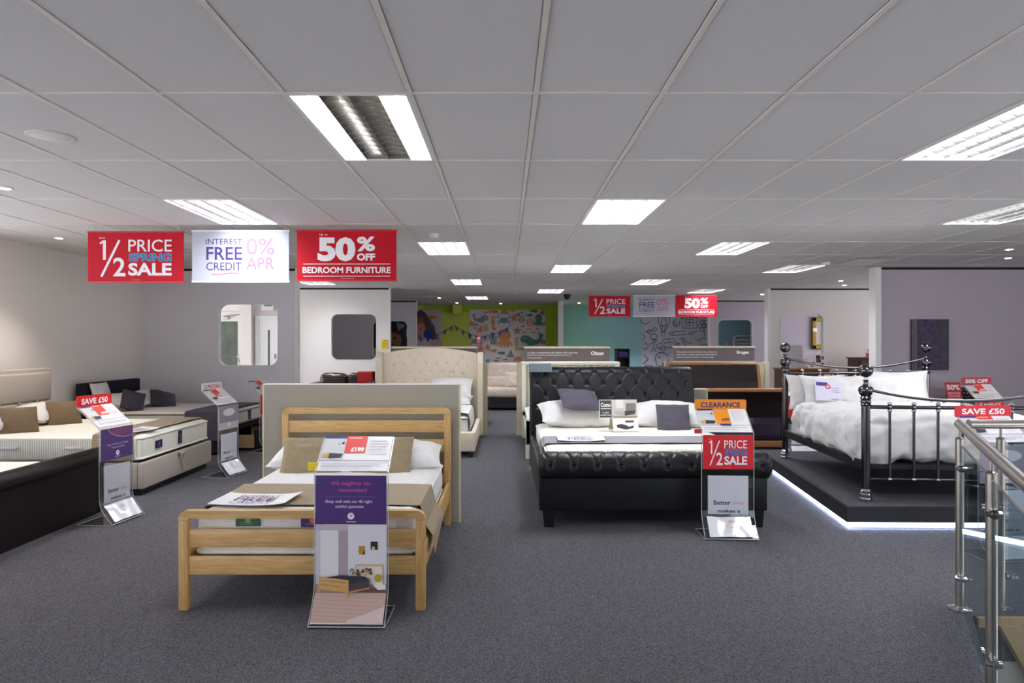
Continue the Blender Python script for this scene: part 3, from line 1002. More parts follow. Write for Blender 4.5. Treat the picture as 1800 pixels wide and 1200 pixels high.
# ================================================================== DISPLAY STANDS
PURPLE, ORANGE = (74, 44, 116), (240, 146, 22)
SW = 0.40
PROF = [(0.20, 0.004), (0.02, 0.004), (-0.105, 0.004), (-0.115, 0.010), (-0.108, 0.022), (-0.04, 0.10), (-0.010, 0.15), (0.0, 0.20), (0.0, 0.785), (0.012, 0.80), (0.20, 0.96)]
def stand(label, loc, rz, header=None, card='red', upper='purple', lower='leaflet', extra=None):
    t = T('display_stand', label, 'display stand', loc, rz, 'clear acrylic bed price stands')
    hw = SW / 2
    mb = MB(local=True)
    rows = [[(-hw, y, z), (hw, y, z)] for y, z in PROF]
    mb.grid(rows)
    off = []
    for i, (y, z) in enumerate(PROF):
        a = Vector(PROF[max(0, i - 1)]); b = Vector(PROF[min(len(PROF) - 1, i + 1)])
        d = (b - a).normalized()
        off.append((y + d.y * 0.004, z - d.x * 0.004))
    rows2 = [[(-hw, y, max(z, 0.001)), (hw, y, max(z, 0.001))] for y, z in off]
    mb.grid([r[::-1] for r in rows2])
    for s in (0, 1):
        mb.grid([[rows[i][s], rows2[i][s]] for i in range(len(PROF))])
    body = mb.build('acrylic_body', M['acrylic'], t)
    # polished edges of the acrylic sheet
    eb = MB(local=True)
    for s in (-1, 1):
        eb.tube([(s * hw, y, z) for y, z in PROF], 0.0025, n=5)
    eb.tube([(-hw, PROF[0][0], 0.004), (hw, PROF[0][0], 0.004)], 0.003, n=5)
    eb.tube([(-hw, PROF[3][0], 0.012), (hw, PROF[3][0], 0.012)], 0.003, n=5)
    eb.build('polished_edge', mat('acrylic_edge', (196, 198, 196), 0.15, kind='noise', scale=5, amt=0.05), t)
    iw = hw - 0.008
    # sloping price card
    a, b = Vector((0, 0.012, 0.80)), Vector((0, 0.20, 0.96))
    n = Vector((0, -(b - a).z, (b - a).y)).normalized()
    sl = MB(local=True)
    o0 = a + n * 0.006
    o1 = b + n * 0.006
    sl.add([(-iw, o0.y, o0.z), (iw, o0.y, o0.z), (iw, o1.y, o1.z), (-iw, o1.y, o1.z)] + [(-iw, o0.y - n.y * .003, o0.z - n.z * .003), (iw, o0.y - n.y * .003, o0.z - n.z * .003), (iw, o1.y - n.y * .003, o1.z - n.z * .003), (-iw, o1.y - n.y * .003, o1.z - n.z * .003)],
           [(0, 1, 2, 3), (7, 6, 5, 4), (0, 4, 5, 1), (1, 5, 6, 2), (2, 6, 7, 3), (3, 7, 4, 0)])
    pc = sl.build('price_card', M['paper'], t)
    P = Print((-iw, o0.y, o0.z), (2 * iw, 0, 0), o1 - o0, local=True)
    c = ORANGE if card == 'orange' else (226, 66, 56)
    P.rect(0.0, 0.30, 0.33, 0.93, (206, 204, 206))
    P.rect(0.0, 0.93, 0.33, 1.0, (60, 58, 120))
    P.rect(0.05, 0.36, 0.30, 0.44, (150, 138, 132))
    P.poly([(0.04, 0.42), (0.13, 0.5), (0.32, 0.48), (0.30, 0.36), (0.14, 0.34)], (52, 52, 62))
    P.poly([(0.02, 0.46), (0.12, 0.52), (0.12, 0.38), (0.02, 0.36)], (206, 164, 108))
    P.ell(0.23, 0.76, 0.012, None, (170, 150, 60)); P.rect(0.27, 0.76, 0.305, 0.82, (70, 40, 44))
    P.rect(0.33, 0.50 if card != 'orange' else 0.34, 0.63, 1.0, c)
    P.lines(0.36, 0.9, 0.55, 0.97, 1, (250, 220, 210), 0)
    if card == 'orange':
        P.text('£499', 0.45, 0.45, 0.62, 0.58, (120, 40, 60), 1.5)
        P.rect(0.40, 0.26, 0.62, 0.34, (60, 50, 130))
    else:
        P.text('£199', 0.42, 0.53, 0.61, 0.66, (255, 250, 245), 2.0)
    P.lines(0.68, 0.45, 0.96, 0.9, 6, (214, 208, 214))
    P.rect(0.0, 0.255, 1.0, 0.27, (96, 70, 130))
    P.lines(0.05, 0.05, 0.95, 0.2, 2, (190, 184, 196))
    P.build('print', pc)
    # upper poster in the pocket of the upright
    MB(local=True).box(-iw, iw, -0.007, -0.004, 0.52, 0.783).build('poster', M['paper'], t)
    pt = [c_ for c_ in t.children if c_.name.startswith('poster')][0]
    P = Print((-iw, -0.007, 0.52), (2 * iw, 0, 0), (0, 0, 0.263), local=True)
    if upper == 'purple':
        P.rect(0, 0, 1, 1, PURPLE)
        P.text('40 nights to', 0.22, 0.78, 0.78, 0.88, (196, 84, 150), 0.6)
        P.text('recommend', 0.33, 0.66, 0.72, 0.75, (196, 84, 150), 0.6)
        P.rect(0.15, 0.565, 0.85, 0.57, (140, 110, 170))
        P.text('Sleep well with our 40 night', 0.14, 0.42, 0.80, 0.50, (222, 214, 236), 0.4)
        P.text('comfort guarantee', 0.28, 0.32, 0.68, 0.40, (222, 214, 236), 0.4)
        P.ell(0.5, 0.17, 0.048, None, (236, 232, 242))
        P.stroke([(0.485, 0.2), (0.5, 0.15), (0.52, 0.2)], 0.012, PURPLE)
        P.lines(0.43, 0.03, 0.57, 0.08, 1, (214, 206, 230), 0)
    elif upper == 'purple_swirl':
        P.rect(0, 0, 1, 1, (84, 60, 118))
        P.poly([(0.2, 1.0), (0.3, 0.84), (0.5, 0.72), (0.75, 0.66), (1.0, 0.68), (1.0, 1.0)], (112, 66, 116))
        P.stroke([(0.2, 1.0), (0.3, 0.84), (0.5, 0.72), (0.75, 0.66), (1.0, 0.68)], 0.02, (190, 130, 160))
        for k in range(6):
            P.stroke([(0.38 + k * .1, 0.98), (0.42 + k * .09, 0.84), (0.5 + k * .08, 0.78)], 0.012, (168, 96, 140))
        P.text('Sleep well with our 40 night', 0.18, 0.44, 0.84, 0.51, (214, 204, 230), 0.3)
        P.text('comfort guarantee', 0.30, 0.34, 0.72, 0.41, (214, 204, 230), 0.3)
        P.ell(0.5, 0.19, 0.055, None, (240, 238, 246))
        P.stroke([(0.48, 0.22), (0.5, 0.16), (0.52, 0.22)], 0.014, PURPLE)
        P.lines(0.42, 0.05, 0.58, 0.1, 1, (224, 218, 234), 0)
    elif upper == 'half':
        half_price(P, bg=(218, 28, 40), blue=(70, 90, 160))
    elif upper == 'lifestyle':
        P.rect(0, 0, 1, 1, (196, 186, 192))
        P.rect(0, 0.3, 1, 1, (150, 138, 150))
        P.ell(0.5, 0.72, 0.3, 0.16, (216, 208, 214))
        P.ell(0.5, 0.2, 0.06, None, (236, 234, 240))
    P.build('print', pt)
    if extra:
        extra(t)
    # lower part: leaflet pocket or room picture running over the bend
    y0, z0 = PROF[4]; y1, z1 = PROF[6]
    d = Vector((0, y1 - y0, z1 - z0))
    nn = Vector((0, -d.z, d.y)).normalized()
    if lower == 'picture':
        MB(local=True).box(-iw, iw, -0.007, -0.004, 0.155, 0.518).build('room_picture', M['paper'], t)
        q = [c_ for c_ in t.children if c_.name.startswith('room_picture')][0]
        P = Print((-iw, -0.007, 0.155), (2 * iw, 0, 0), (0, 0, 0.363), local=True)
        bx = (115, 20, 950, 790)
        R4 = lambda *r: cropuv(bx, r)
        PT = lambda *ps: [cropuv(bx, (x, y, x, y))[:2] for x, y in ps]
        P.rect(0, 0, 1, 1, (206, 198, 206))
        P.rect(*R4(175, 85, 385, 640), (228, 225, 226)); P.rect(*R4(385, 30, 500, 650), (172, 158, 168)); P.rect(*R4(500, 20, 950, 700), (222, 220, 228))
        P.rect(*R4(115, 20, 500, 85), (190, 182, 192))
        P.rect(*R4(115, 700, 950, 790), (178, 146, 138))
        P.poly(PT((170, 790), (480, 790), (780, 740), (950, 720), (950, 790)), (116, 84, 80))
        P.rect(*R4(625, 262, 697, 357), (182, 138, 28)); P.poly(PT((697, 300), (697, 357), (665, 357)), (60, 40, 30))
        P.rect(*R4(765, 208, 848, 302), (44, 38, 40)); P.ell(*PT((797, 285))[0], 0.024, None, (196, 206, 150))
        P.rect(*R4(590, 468, 915, 650), (212, 176, 140)); P.rect(*R4(605, 490, 895, 650), (230, 222, 216))
        P.poly(PT((780, 560), (900, 520), (910, 690), (760, 690)), (234, 226, 218))
        for k in range(34):
            xx = 530 + 250 * random.random()
            P.ell(*PT((xx, 500 + 90 * random.random()))[0], 0.016, None, random.choice([(120, 100, 40), (90, 84, 60), (190, 160, 90), (60, 60, 50), (226, 216, 200)]))
        P.ell(*PT((860, 615))[0], 0.055, None, (178, 168, 40))
        P.poly(PT((180, 620), (400, 585), (700, 595), (755, 630), (755, 720), (520, 770), (510, 660)), (56, 52, 62))
        P.poly(PT((520, 690), (755, 640), (755, 730), (520, 780)), (72, 68, 78))
        P.poly(PT((520, 765), (760, 718), (760, 735), (520, 785)), (190, 140, 90))
        bed = (212, 166, 98)
        for y0_, y1_ in ((600, 622), (636, 680), (690, 735)):
            P.poly(PT((170, y0_), (515, y0_ + 38), (515, y1_ + 48), (170, y1_)), bed)
        P.poly(PT((170, 600), (185, 600), (178, 788), (165, 788)), bed); P.poly(PT((492, 640), (518, 640), (510, 790), (482, 790)), bed)
        P.poly(PT((800, 690), (880, 660), (950, 690), (950, 740), (860, 745)), (240, 234, 230))
        P.build('print', q)
        S = MB(local=True)
        p0 = Vector((0, y0, z0)) + nn * 0.006; p1 = Vector((0, y1, z1)) + nn * 0.006
        S.add([(-iw, p0.y, p0.z), (iw, p0.y, p0.z), (iw, p1.y, p1.z), (-iw, p1.y, p1.z)] + [(-iw, p0.y + .003, p0.z), (iw, p0.y + .003, p0.z), (iw, p1.y + .003, p1.z), (-iw, p1.y + .003, p1.z)],
              [(0, 1, 2, 3), (7, 6, 5, 4), (0, 4, 5, 1), (1, 5, 6, 2), (2, 6, 7, 3), (3, 7, 4, 0)])
        q = S.build('floor_picture', M['paper'], t)
        P = Print((-iw, p0.y, p0.z), (2 * iw, 0, 0), p1 - p0, local=True)
        P.rect(0, 0.03, 1, 1, (190, 160, 150))
        for k in range(7):
            P.stroke([(0.0, 0.92 - 0.13 * k), (0.99, 0.80 - 0.13 * k)], 0.006, (170, 138, 130))
        P.poly([(0.44, 1.0), (0.475, 1.0), (0.465, 0.72), (0.445, 0.72)], (206, 160, 96))
        P.poly([(0.5, 0.1), (1.0, 0.55), (1.0, 0.03), (0.5, 0.03)], (204, 182, 178))
        P.build('print', q)
    else:
        MB(local=True).box(-iw * 0.8, iw * 0.8, -0.010, -0.006, 0.175, 0.47).build('leaflet', M['paper'], t)
        q = [c_ for c_ in t.children if c_.name.startswith('leaflet')][0]
        P = Print((-iw * 0.8, -0.010, 0.175), (1.6 * iw, 0, 0), (0, 0, 0.295), local=True)
        P.rect(0, 0, 1, 1, (206, 206, 214))
        P.text('Better', 0.14, 0.24, 0.56, 0.36, (52, 44, 90), 0.8)
        P.text('sleep', 0.60, 0.23, 0.88, 0.35, (222, 150, 176), 0.3)
        P.text('makes a', 0.24, 0.04, 0.80, 0.13, (52, 44, 90), 0.8)
        P.build('print', q)
        S = MB(local=True)
        p0 = Vector((0, y0, z0)) + nn * 0.012; p1 = Vector((0, y1, z1)) + nn * 0.010
        k = iw * 0.86
        rows = []
        for i in range(9):
            f = i / 8
            p = p0.lerp(p1, f)
            rows.append([(-k + 2 * k * j / 14, p.y + 0.004 * nz(j * .3, f * 3, 0, 1.3, loc[0]), p.z + 0.006 * nz(j * .3, f * 3, 5, 1.3, loc[0])) for j in range(15)])
        S.grid(rows)
        S.grid([[(a_[0], a_[1] + 0.003, a_[2] - 0.001) for a_ in r_][::-1] for r_ in rows])
        q = S.build('leaflet_wallet', mat('foil_wallet', (232, 232, 236), 0.12, kind='noise', scale=8, amt=0.04, bump=0.3, coat=0.6), t, smooth=True)
        P = Print(p0 + Vector((-k * 0.4, -0.004, 0.004)), (0.8 * k, 0, 0), p1 - p0, local=True, start=0.004)
        P.text('you', 0.4, 0.62, 0.8, 0.80, (222, 130, 160), 0.3)
        P.stroke([(0.1, 0.48), (0.4, 0.42), (0.75, 0.46), (0.95, 0.56)], 0.02, (226, 150, 170))
        P.build('print', q)
    if header:
        txt, bg, fg, hw2, hh = header
        hb = MB(local=True)
        pts = rrect(-hw2, hw2, 0.955, 0.955 + hh, 0.015, 4)
        hb.prism(pts, 0.200, 0.206, 'y')
        h = hb.build('header_sign', flat(bg), t)
        P = Print((-hw2, 0.200, 0.955), (2 * hw2, 0, 0), (0, 0, hh), local=True)
        P.text(txt, 0.12, 0.25, 0.88, 0.75, fg, 1.4)
        P.build('lettering', h)
    return t

def oak_extra(t):
    # clear bag over the poster and the yellow ticket tucked beside the card
    MB(local=True).rbox(-0.245, -0.19, 0.03, 0.034, 0.80, 0.845, 0.002, 1).build('yellow_ticket', flat((248, 214, 24)), t)
def clear_extra(t):
    MB(local=True).rbox(-0.25, -0.19, 0.02, 0.024, 0.79, 0.825, 0.002, 1).build('red_ticket', flat((214, 40, 48)), t)

WHT = (250, 246, 248)
stand('acrylic stand with £199 card and bedroom picture in front of oak bed', ((613 - VX) * 3.62 / F, 3.68, 0), R(-1), None, 'red', 'purple', 'picture', oak_extra)
stand('acrylic stand with orange CLEARANCE header in front of black tufted bed', ((1277 - VX) * 5.3 / F, 5.27, 0), R(-2), ('CLEARANCE', ORANGE, (70, 30, 96), 0.205, 0.085), 'orange', 'half', 'leaflet', clear_extra)
stand('acrylic stand with red SAVE £50 header beside dark brown sleigh bed', (-3.28, 5.76, 0), R(82), ('SAVE £50', (226, 26, 32), WHT, 0.20, 0.10), 'red', 'purple_swirl', 'leaflet')
stand('acrylic stand with white header at the foot of the grey ottoman bed', (-3.13, 7.72, 0), R(80), ('1/2 PRICE SALE', (224, 218, 220), (190, 60, 70), 0.19, 0.085), 'red', 'lifestyle', 'leaflet')
stand('acrylic stand with red 1/2 PRICE poster at the foot of navy bed', (-3.26, 9.42, 0), R(72), None, 'red', 'half', 'leaflet')
stand('far stand with orange CLEARANCE header behind the metal bed', (3.87, 8.86, 0), R(-3), ('CLEARANCE', ORANGE, (70, 30, 96), 0.205, 0.085), 'orange', 'half', 'leaflet')
stand('acrylic stand with red SAVE header at the right edge behind balustrade', (3.48, 4.75, 0), R(4), ('SAVE £50', (222, 20, 40), WHT, 0.215, 0.085), 'red', 'lifestyle', 'leaflet')
stand('stand with red 50% header at the right edge behind the metal bed', (6.0, 8.45, 0), R(8), ('50% OFF', (196, 22, 44), WHT, 0.21, 0.1), 'red', 'half', 'leaflet')
stand('stand with small red header between metal bed and brown sideboard', (4.97, 10.3, 0), R(-4), ('SALE', (206, 26, 40), WHT, 0.1, 0.08), 'red', 'lifestyle', 'leaflet')

# ================================================================== DISPLAY BOARDS
def board(label, x0, x1, y, z1, m=M['board'], header=None):
    t = T('display_board', label, 'board', ((x0 + x1) / 2, y, 0))
    MB().box(x0, x1, y, y + 0.05, 0.0, z1).build('panel', m, t)
    for x in (x0, x1):
        MB().box(x - 0.007, x + 0.007, y - 0.003, y + 0.053, 0, z1 + 0.004).build('edge_strip', M['board_edge'], t)
    MB().box(x0, x1, y - 0.003, y + 0.053, z1, z1 + 0.008).build('edge_strip', M['white'], t)
    return t
board('grey display board standing behind the oak bed', (463 - VX) * 5.68 / F, (808 - VX) * 5.68 / F, 5.68, 1.145)
board('grey display board behind the black tufted headboard', 0.30, 2.36, 7.98, 0.945)
def header_board(label, x0, x1, y, px, title, lines):
    t = T('header_board', label, 'board', ((x0 + x1) / 2, y, 0))
    MB().box(x0, x1, y, y + 0.06, 0, 1.16).build('panel', M['board_edge'], t)
    a, b = at(px[0], px[1], y), at(px[2], px[3], y)
    for x in (x0 + 0.04, x1 - 0.04):
        MB().box(x - 0.04, x + 0.04, y - 0.01, y + 0.07, 0, 1.17).build('upright', M['board_edge'], t)
    MB().box(a.x, b.x, y - 0.03, y - 0.004, b.z, a.z).build('header_panel', M['header'], t)
    MB().box(a.x - .01, b.x + .01, y - 0.045, y + 0.02, a.z, a.z + 0.03).build('header_rail', M['board_edge'], t)
    MB().box(a.x - .01, b.x + .01, y - 0.045, y + 0.02, b.z - 0.03, b.z).build('header_rail', M['board_edge'], t)
    if title:
        P = Print((a.x, y - 0.03, b.z), (b.x - a.x, 0, 0), (0, 0, a.z - b.z))
        P.text(title, 0.78, 0.48, 0.93, 0.78, (246, 244, 240), 1.6)
        for i, s in enumerate(lines):
            P.text(s, 0.03, 0.60 - 0.2 * i, 0.03 + 0.0085 * len(s), 0.74 - 0.2 * i, (232, 226, 222), 0.6)
        P.build('lettering', t)
    return t
header_board('cream edged board with blank grey header behind the cream tufted bed', (686 - VX) * 10.98 / F, (857 - VX) * 10.98 / F, 10.98, (690, 612, 838, 632), None, [])
header_board('cream edged board with grey header behind the white bed', (908 - VX) * 10.98 / F, (1090 - VX) * 10.98 / F, 10.98, (922, 612, 1071, 635), 'Olson', ['Our Olson is a wooden bedframe with a difference. With its clean white', 'painted finish and delicate spindled headend it will suit any', 'contemporary bedroom.'])
header_board('cream edged board with grey header behind the brown sleigh bed', (1166 - VX) * 11.3 / F, (1352 - VX) * 11.3 / F, 11.3, (1184, 611, 1325, 634), 'Bruges', ['Constructed from solid wood finished with a striking real or', 'antique veneer, our highly popular Bruges design sleigh bed', 'features faux leather look cushions for optimum design.'])

# ================================================================== OAK BED
def oak_bed():
    xl, xr, yf, yh = -1.826, -0.446, 3.81, 5.58
    t = T('oak_bed', 'oak slatted bed frame with white mattress in the foreground', 'bed', ((xl + xr) / 2, (yf + yh) / 2, 0))
    pw = 0.055
    def end(y, ztop, slats, toph):
        d = 0.045
        for x in (xl, xr - pw):
            MB().rbox(x, x + pw, y, y + d, 0, ztop - 0.052, 0.006, 2).build('leg', M['oak_post'], t, smooth=True)
        # top rail with rounded shoulders
        rr = 0.05
        pts = [(xl, ztop - 0.052)] + [(p[0], p[1]) for p in arc(xl + rr, ztop - rr, rr, 180, 90, 7)] + [(p[0], p[1]) for p in arc(xr - rr, ztop - rr, rr, 90, 0, 7)] + [(xr, ztop - 0.052)] + [(xr - pw, ztop - 0.052)] + [(xr - pw, ztop - toph), (xl + pw, ztop - toph), (xl + pw, ztop - 0.052)]
        MB().prism(pts[::-1], y, y + d, 'y').build('top_rail', M['oak'], t)
        for a, b in slats:
            MB().rbox(xl + pw - 0.004, xr - pw + 0.004, y + 0.008, y + d - 0.012, a, b, 0.005, 2).build('slat', M['oak'], t, smooth=True)
    end(yf, 0.558, [(0.352, 0.452), (0.198, 0.301)], 0.043)
    end(yh, 0.962, [(0.760, 0.860), (0.60, 0.706), (0.30, 0.42)], 0.048)
    for x in (xl + 0.01, xr - 0.035):
        MB().rbox(x, x + 0.025, yf + 0.04, yh + 0.005, 0.20, 0.35, 0.005, 2).build('side_rail', M['oak_side'], t, smooth=True)
    for i in range(9):
        y = yf + 0.15 + i * 0.185
        MB().box(xl + 0.03, xr - 0.03, y, y + 0.07, 0.255, 0.272).build('bed_slat', M['oak'], t)
oak_bed()
def mattress(label, x0, x1, y0, y1, z0, z1, m=M['cotton'], pip=M['cream_cotton'], seed=0, tags=(), axis='foot_y', group=None):
    t = T('mattress', label, 'mattress', ((x0 + x1) / 2, (y0 + y1) / 2, z0))
    soft_block(x0, x1, y0, y1, z0, z1, 0.045, 0.006, seed, (26, 34, 8), 0.0, 6).build('body', m, t, smooth=True, weld=True)
    for z in (z0 + 0.03, z1 - 0.03):
        r = 0.05
        pts = [(p[0], p[1], z) for p in arc(x1 - r, y1 - r, r, 0, 90, 5) + arc(x0 + r, y1 - r, r, 90, 180, 5) + arc(x0 + r, y0 + r, r, 180, 270, 5) + arc(x1 - r, y0 + r, r, 270, 360, 5)]
        MB().tube(pts, 0.010, n=8, closed=True).build('piping', pip, t, smooth=True)
    for (kind, a, b, za, zb, c, c2) in tags:
        mb = MB()
        if kind == 'y':
            mb.rbox(a, b, y0 - 0.012, y0 - 0.003, za, zb, 0.003, 1)
        else:
            mb.rbox(x1 + 0.003, x1 + 0.012, a, b, za, zb, 0.003, 1)
        lo = mb.build('sewn_label', flat(c), t)
        if c2:
            if kind == 'y':
                P = Print((a, y0 - 0.012, za), (b - a, 0, 0), (0, 0, zb - za))
            else:
                P = Print((x1 + 0.012, a, za), (0, b - a, 0), (0, 0, zb - za))
            P.ell(0.5, 0.6, 0.12, None, c2); P.lines(0.2, 0.15, 0.8, 0.4, 2, c2)
            P.build('print', lo)
    return t
mattress('white mattress with green and purple labels on the oak bed', -1.765, -0.51, 3.885, 5.56, 0.275, 0.53, seed=1,
         tags=[('y', -1.53, -1.39, 0.455, 0.515, (44, 92, 62), (120, 160, 120)), ('y', -1.16, -1.03, 0.45, 0.515, (62, 44, 110), (220, 110, 100)), ('y', -0.62, -0.57, 0.45, 0.5, (200, 198, 200), None)])
pillow('pillow', 'white pillow at the right head end of the oak bed', 'pillow', M['cotton'], 0.66, 0.40, 0.2, (-0.83, 5.38, 0.605), (16, 0, 4), 3)
pillow('pillow', 'white pillow at the left head end of the oak bed', 'pillow', M['cotton'], 0.66, 0.40, 0.2, (-1.50, 5.40, 0.60), (16, 0, -4), 4)
pillow('cushion', 'taupe cushion leaning at left on the oak bed', 'cushion', M['taupe'], 0.46, 0.32, 0.13, (-1.46, 5.17, 0.635), (56, 0, 4), 5, pinch=0.04)
pillow('cushion', 'taupe cushion leaning at right on the oak bed', 'cushion', M['taupe'], 0.46, 0.32, 0.13, (-0.93, 5.17, 0.64), (56, 0, -3), 6, pinch=0.04)
def drape(name, label, m, path, y0, y1, th=0.006, seed=0, ny=10, wr=0.006, cat='runner', axis='x', uneven=0.0):
    """cloth following path of (x,z) between y0 and y1 (axis 'x'), or path of (y,z) between x0 and x1"""
    fine = []
    for i in range(len(path) - 1):
        for k in range(6):
            f = k / 6
            fine.append((path[i][0] + (path[i + 1][0] - path[i][0]) * f, path[i][1] + (path[i + 1][1] - path[i][1]) * f))
    fine.append(path[-1])
    mb = MB()
    for s in (0, 1):
        rows = []
        for i, (a, z) in enumerate(fine):
            row = []
            for j in range(ny + 1):
                b = y0 + (y1 - y0) * j / ny
                f = min(i, len(fine) - 1 - i) / 6
                fl = uneven * max(0, 1 - f) * (j / ny - 0.5)
                k = wr * (nz(a, b, z, 6, seed) + 0.5)
                p = (a + (0.5 * k if f < 2 else 0), b, z + k - s * th + fl)
                row.append(p if axis == 'x' else (p[1], p[0], p[2]))
            rows.append(row if s == 0 else row[::-1])
        mb.grid(rows)
    o = mb.build(name, m, None, smooth=True)
    return tag(o, label, cat)
drape('bed_runner', 'taupe runner cloth across the foot of the oak bed', M['taupe'], [(-1.785, 0.42), (-1.785, 0.50), (-1.762, 0.538), (-1.6, 0.541), (-0.66, 0.541), (-0.50, 0.538), (-0.485, 0.49), (-0.47, 0.42), (-0.425, 0.36), (-0.415, 0.30)], 4.02, 4.62, uneven=0.10, seed=3, wr=0.004, th=0.004)
def sheet_leaf(label, c, w, d, rz, z, curl=0.03, seed=0, kind='interest'):
    t = T('leaflet_sheet', label, 'leaflet', (c[0], c[1], z), R(rz))
    n = 14
    rows, rows2 = [], []
    for i in range(7):
        v = -d / 2 + d * i / 6
        rows.append([(-w / 2 + w * j / n, v, 0.003 + curl * (abs(2 * j / n - 1) ** 3) * (0.6 if j > n / 2 else 0.3)) for j in range(n + 1)])
        rows2.append([(p[0], p[1], p[2] - 0.002) for p in rows[-1]][::-1])
    mb = MB(local=True)
    mb.grid(rows); mb.grid(rows2)
    q = mb.build('paper', M['paper'], t, smooth=True)
    P = Print((-w * 0.3, -d / 2, 0.005), (w * 0.6, 0, 0), (0, d, 0), local=True, start=0.003)
    P.text('INTEREST', 0.05, 0.62, 0.95, 0.8, (150, 90, 130), 0.2)
    P.text('FREE', 0.05, 0.32, 0.95, 0.58, (96, 80, 130), 0.6)
    P.text('CREDIT', 0.05, 0.1, 0.95, 0.26, (150, 90, 130), 0.2)
    P.build('lettering', q)
    return t
sheet_leaf('white INTEREST FREE leaflet lying on the oak bed runner', (-1.50, 4.12, 0), 0.46, 0.30, -3, 0.548)

# ================================================================== BLACK TUFTED SLEIGH BED
def black_bed():
    x0, x1 = 0.275, 2.125
    yf, yh = 5.50, 7.62
    t = T('black_bed', 'black leather sleigh bed with deep buttoned headboard', 'bed', ((x0 + x1) / 2, 6.5, 0))
    # headboard: leaning back, rolling over at the top
    prof = [(yh, 0.12), (yh, 0.3), (yh, 0.45)]
    for i in range(1, 24):
        f = i / 24
        prof.append((yh + 0.10 * f * f, 0.45 + 0.68 * f))
    cy, cz, r = yh + 0.10 + 0.085, 1.135, 0.085
    for i in range(0, 15):
        a = 180 - 15 * i
        prof.append((cy + r * math.cos(R(a)), cz + r * math.sin(R(a))))
    S = 0.0
    Ss = [0]
    for i in range(1, len(prof)):
        S += math.hypot(prof[i][0] - prof[i - 1][0], prof[i][1] - prof[i - 1][1]); Ss.append(S)
    def s_at(z):
        for i in range(len(prof) - 1):
            if prof[i][1] <= z <= prof[i + 1][1]:
                return Ss[i] + (z - prof[i][1]) / (prof[i + 1][1] - prof[i][1]) * (Ss[i + 1] - Ss[i])
    # refine profile
    fine = []
    for i in range(len(prof) - 1):
        k = max(1, int(math.hypot(prof[i + 1][0] - prof[i][0], prof[i + 1][1] - prof[i][1]) / 0.008))
        for q in range(k):
            f = q / k
            fine.append((prof[i][0] + (prof[i + 1][0] - prof[i][0]) * f, prof[i][1] + (prof[i + 1][1] - prof[i][1]) * f))
    fine.append(prof[-1])
    B = []
    sp = 0.186
    s0 = s_at(1.045)
    for rrow in range(-1, 4):
        s = s0 - 0.135 * rrow
        off = 0 if rrow % 2 == 0 else sp / 2
        for k in range(-5, 6):
            x = (x0 + x1) / 2 + sp / 2 + k * sp + off
            if x0 + 0.05 < x < x1 - 0.05:
                B.append((x, s))
    mb, seats = tufted(fine, x0, x1, B, 0.018, 0.0045, 260, 0.07, rb=0.022, rc=0.007)
    hb = mb.build('headboard', M['black_leather'], t, smooth=True)
    bm_ = button_mesh(M['black_leather'], 0.013)
    put_buttons(bm_, seats, hb)
    # footboard: upright panel and buttoned roll
    MB().rbox(x0, x1, yf + 0.02, yf + 0.13, 0.135, 0.52, 0.015).build('foot_panel', M['black_leather'], t, smooth=True)
    r = 0.112
    cy, cz = yf + 0.075, 0.495
    circ = [(cy + r * math.cos(R(a)), cz + r * math.sin(R(a))) for a in np.arange(300, -61, -5)]
    L = 2 * PI * r
    B = [(x0 + 0.09 + 0.189 * k, L * (300 - 178) / 360) for k in range(10)]
    mb, seats = tufted(circ, x0 - 0.0, x1 + 0.025, B, 0.016, 0.0, 170, 0, closed=True, links=False, rb=0.022)
    # pleats running over the roll from each button
    mbv = []
    roll = mb
    nx = 171
    for i, p in enumerate(roll.v[:nx * len(circ)]):
        x, y, z = p
        ang = math.degrees(math.atan2(z - cz, y - cy)) % 360
        k = 0.0
        if 60 < ang < 178:
            for b in B:
                for sg in (-1, 1):
                    tx = b[0] + sg * (178 - ang) / 118 * 0.0945
                    k += 0.0075 * math.exp(-((x - tx) / 0.010) ** 2)
        dv = Vector((0, y - cy, z - cz)).normalized()
        mbv.append((x, y - dv.y * k, z - dv.z * k))
    roll.v[:nx * len(circ)] = mbv
    fr = roll.build('foot_roll', M['black_leather'], t, smooth=True)
    put_buttons(bm_, seats, fr)
    for x in (x0 + 0.004, x1 - 0.054):
        MB().rbox(x, x + 0.05, yf + 0.1, yh + 0.02, 0.13, 0.46, 0.02).build('side_rail', M['black_leather'], t, smooth=True)
    for x in (x0 + 0.03, x1 - 0.13):
        for y in (yf + 0.02, yh - 0.02):
            MB().add([(x + 0.012, y + 0.01, 0), (x + 0.09, y + 0.01, 0), (x + 0.09, y + 0.085, 0), (x + 0.012, y + 0.085, 0), (x, y, 0.14), (x + 0.1, y, 0.14), (x + 0.1, y + 0.095, 0.14), (x, y + 0.095, 0.14)],
                     [(3, 2, 1, 0), (4, 5, 6, 7), (0, 1, 5, 4), (1, 2, 6, 5), (2, 3, 7, 6), (3, 0, 4, 7)]).build('leg', M['black_leather'], t)
black_bed()
mattress('cream topped mattress on the black tufted bed', 0.345, 2.065, 5.72, 7.58, 0.34, 0.605, M['cream_cotton'], M['cream_cotton'], 2)
pillow('pillow', 'plump white pillow at the left of the black bed', 'pillow', M['cotton'], 0.76, 0.46, 0.25, (0.74, 7.30, 0.735), (18, 2, 6), 11)
pillow('pillow', 'white pillow at the right of the black bed', 'pillow', M['cotton'], 0.78, 0.46, 0.24, (1.74, 7.32, 0.725), (20, 0, -5), 12)
pillow('cushion', 'charcoal cushion lying on top of the left white pillow', 'cushion', M['charcoal'], 0.42, 0.36, 0.11, (0.78, 7.18, 0.895), (30, 4, 10), 13, pinch=0.03)
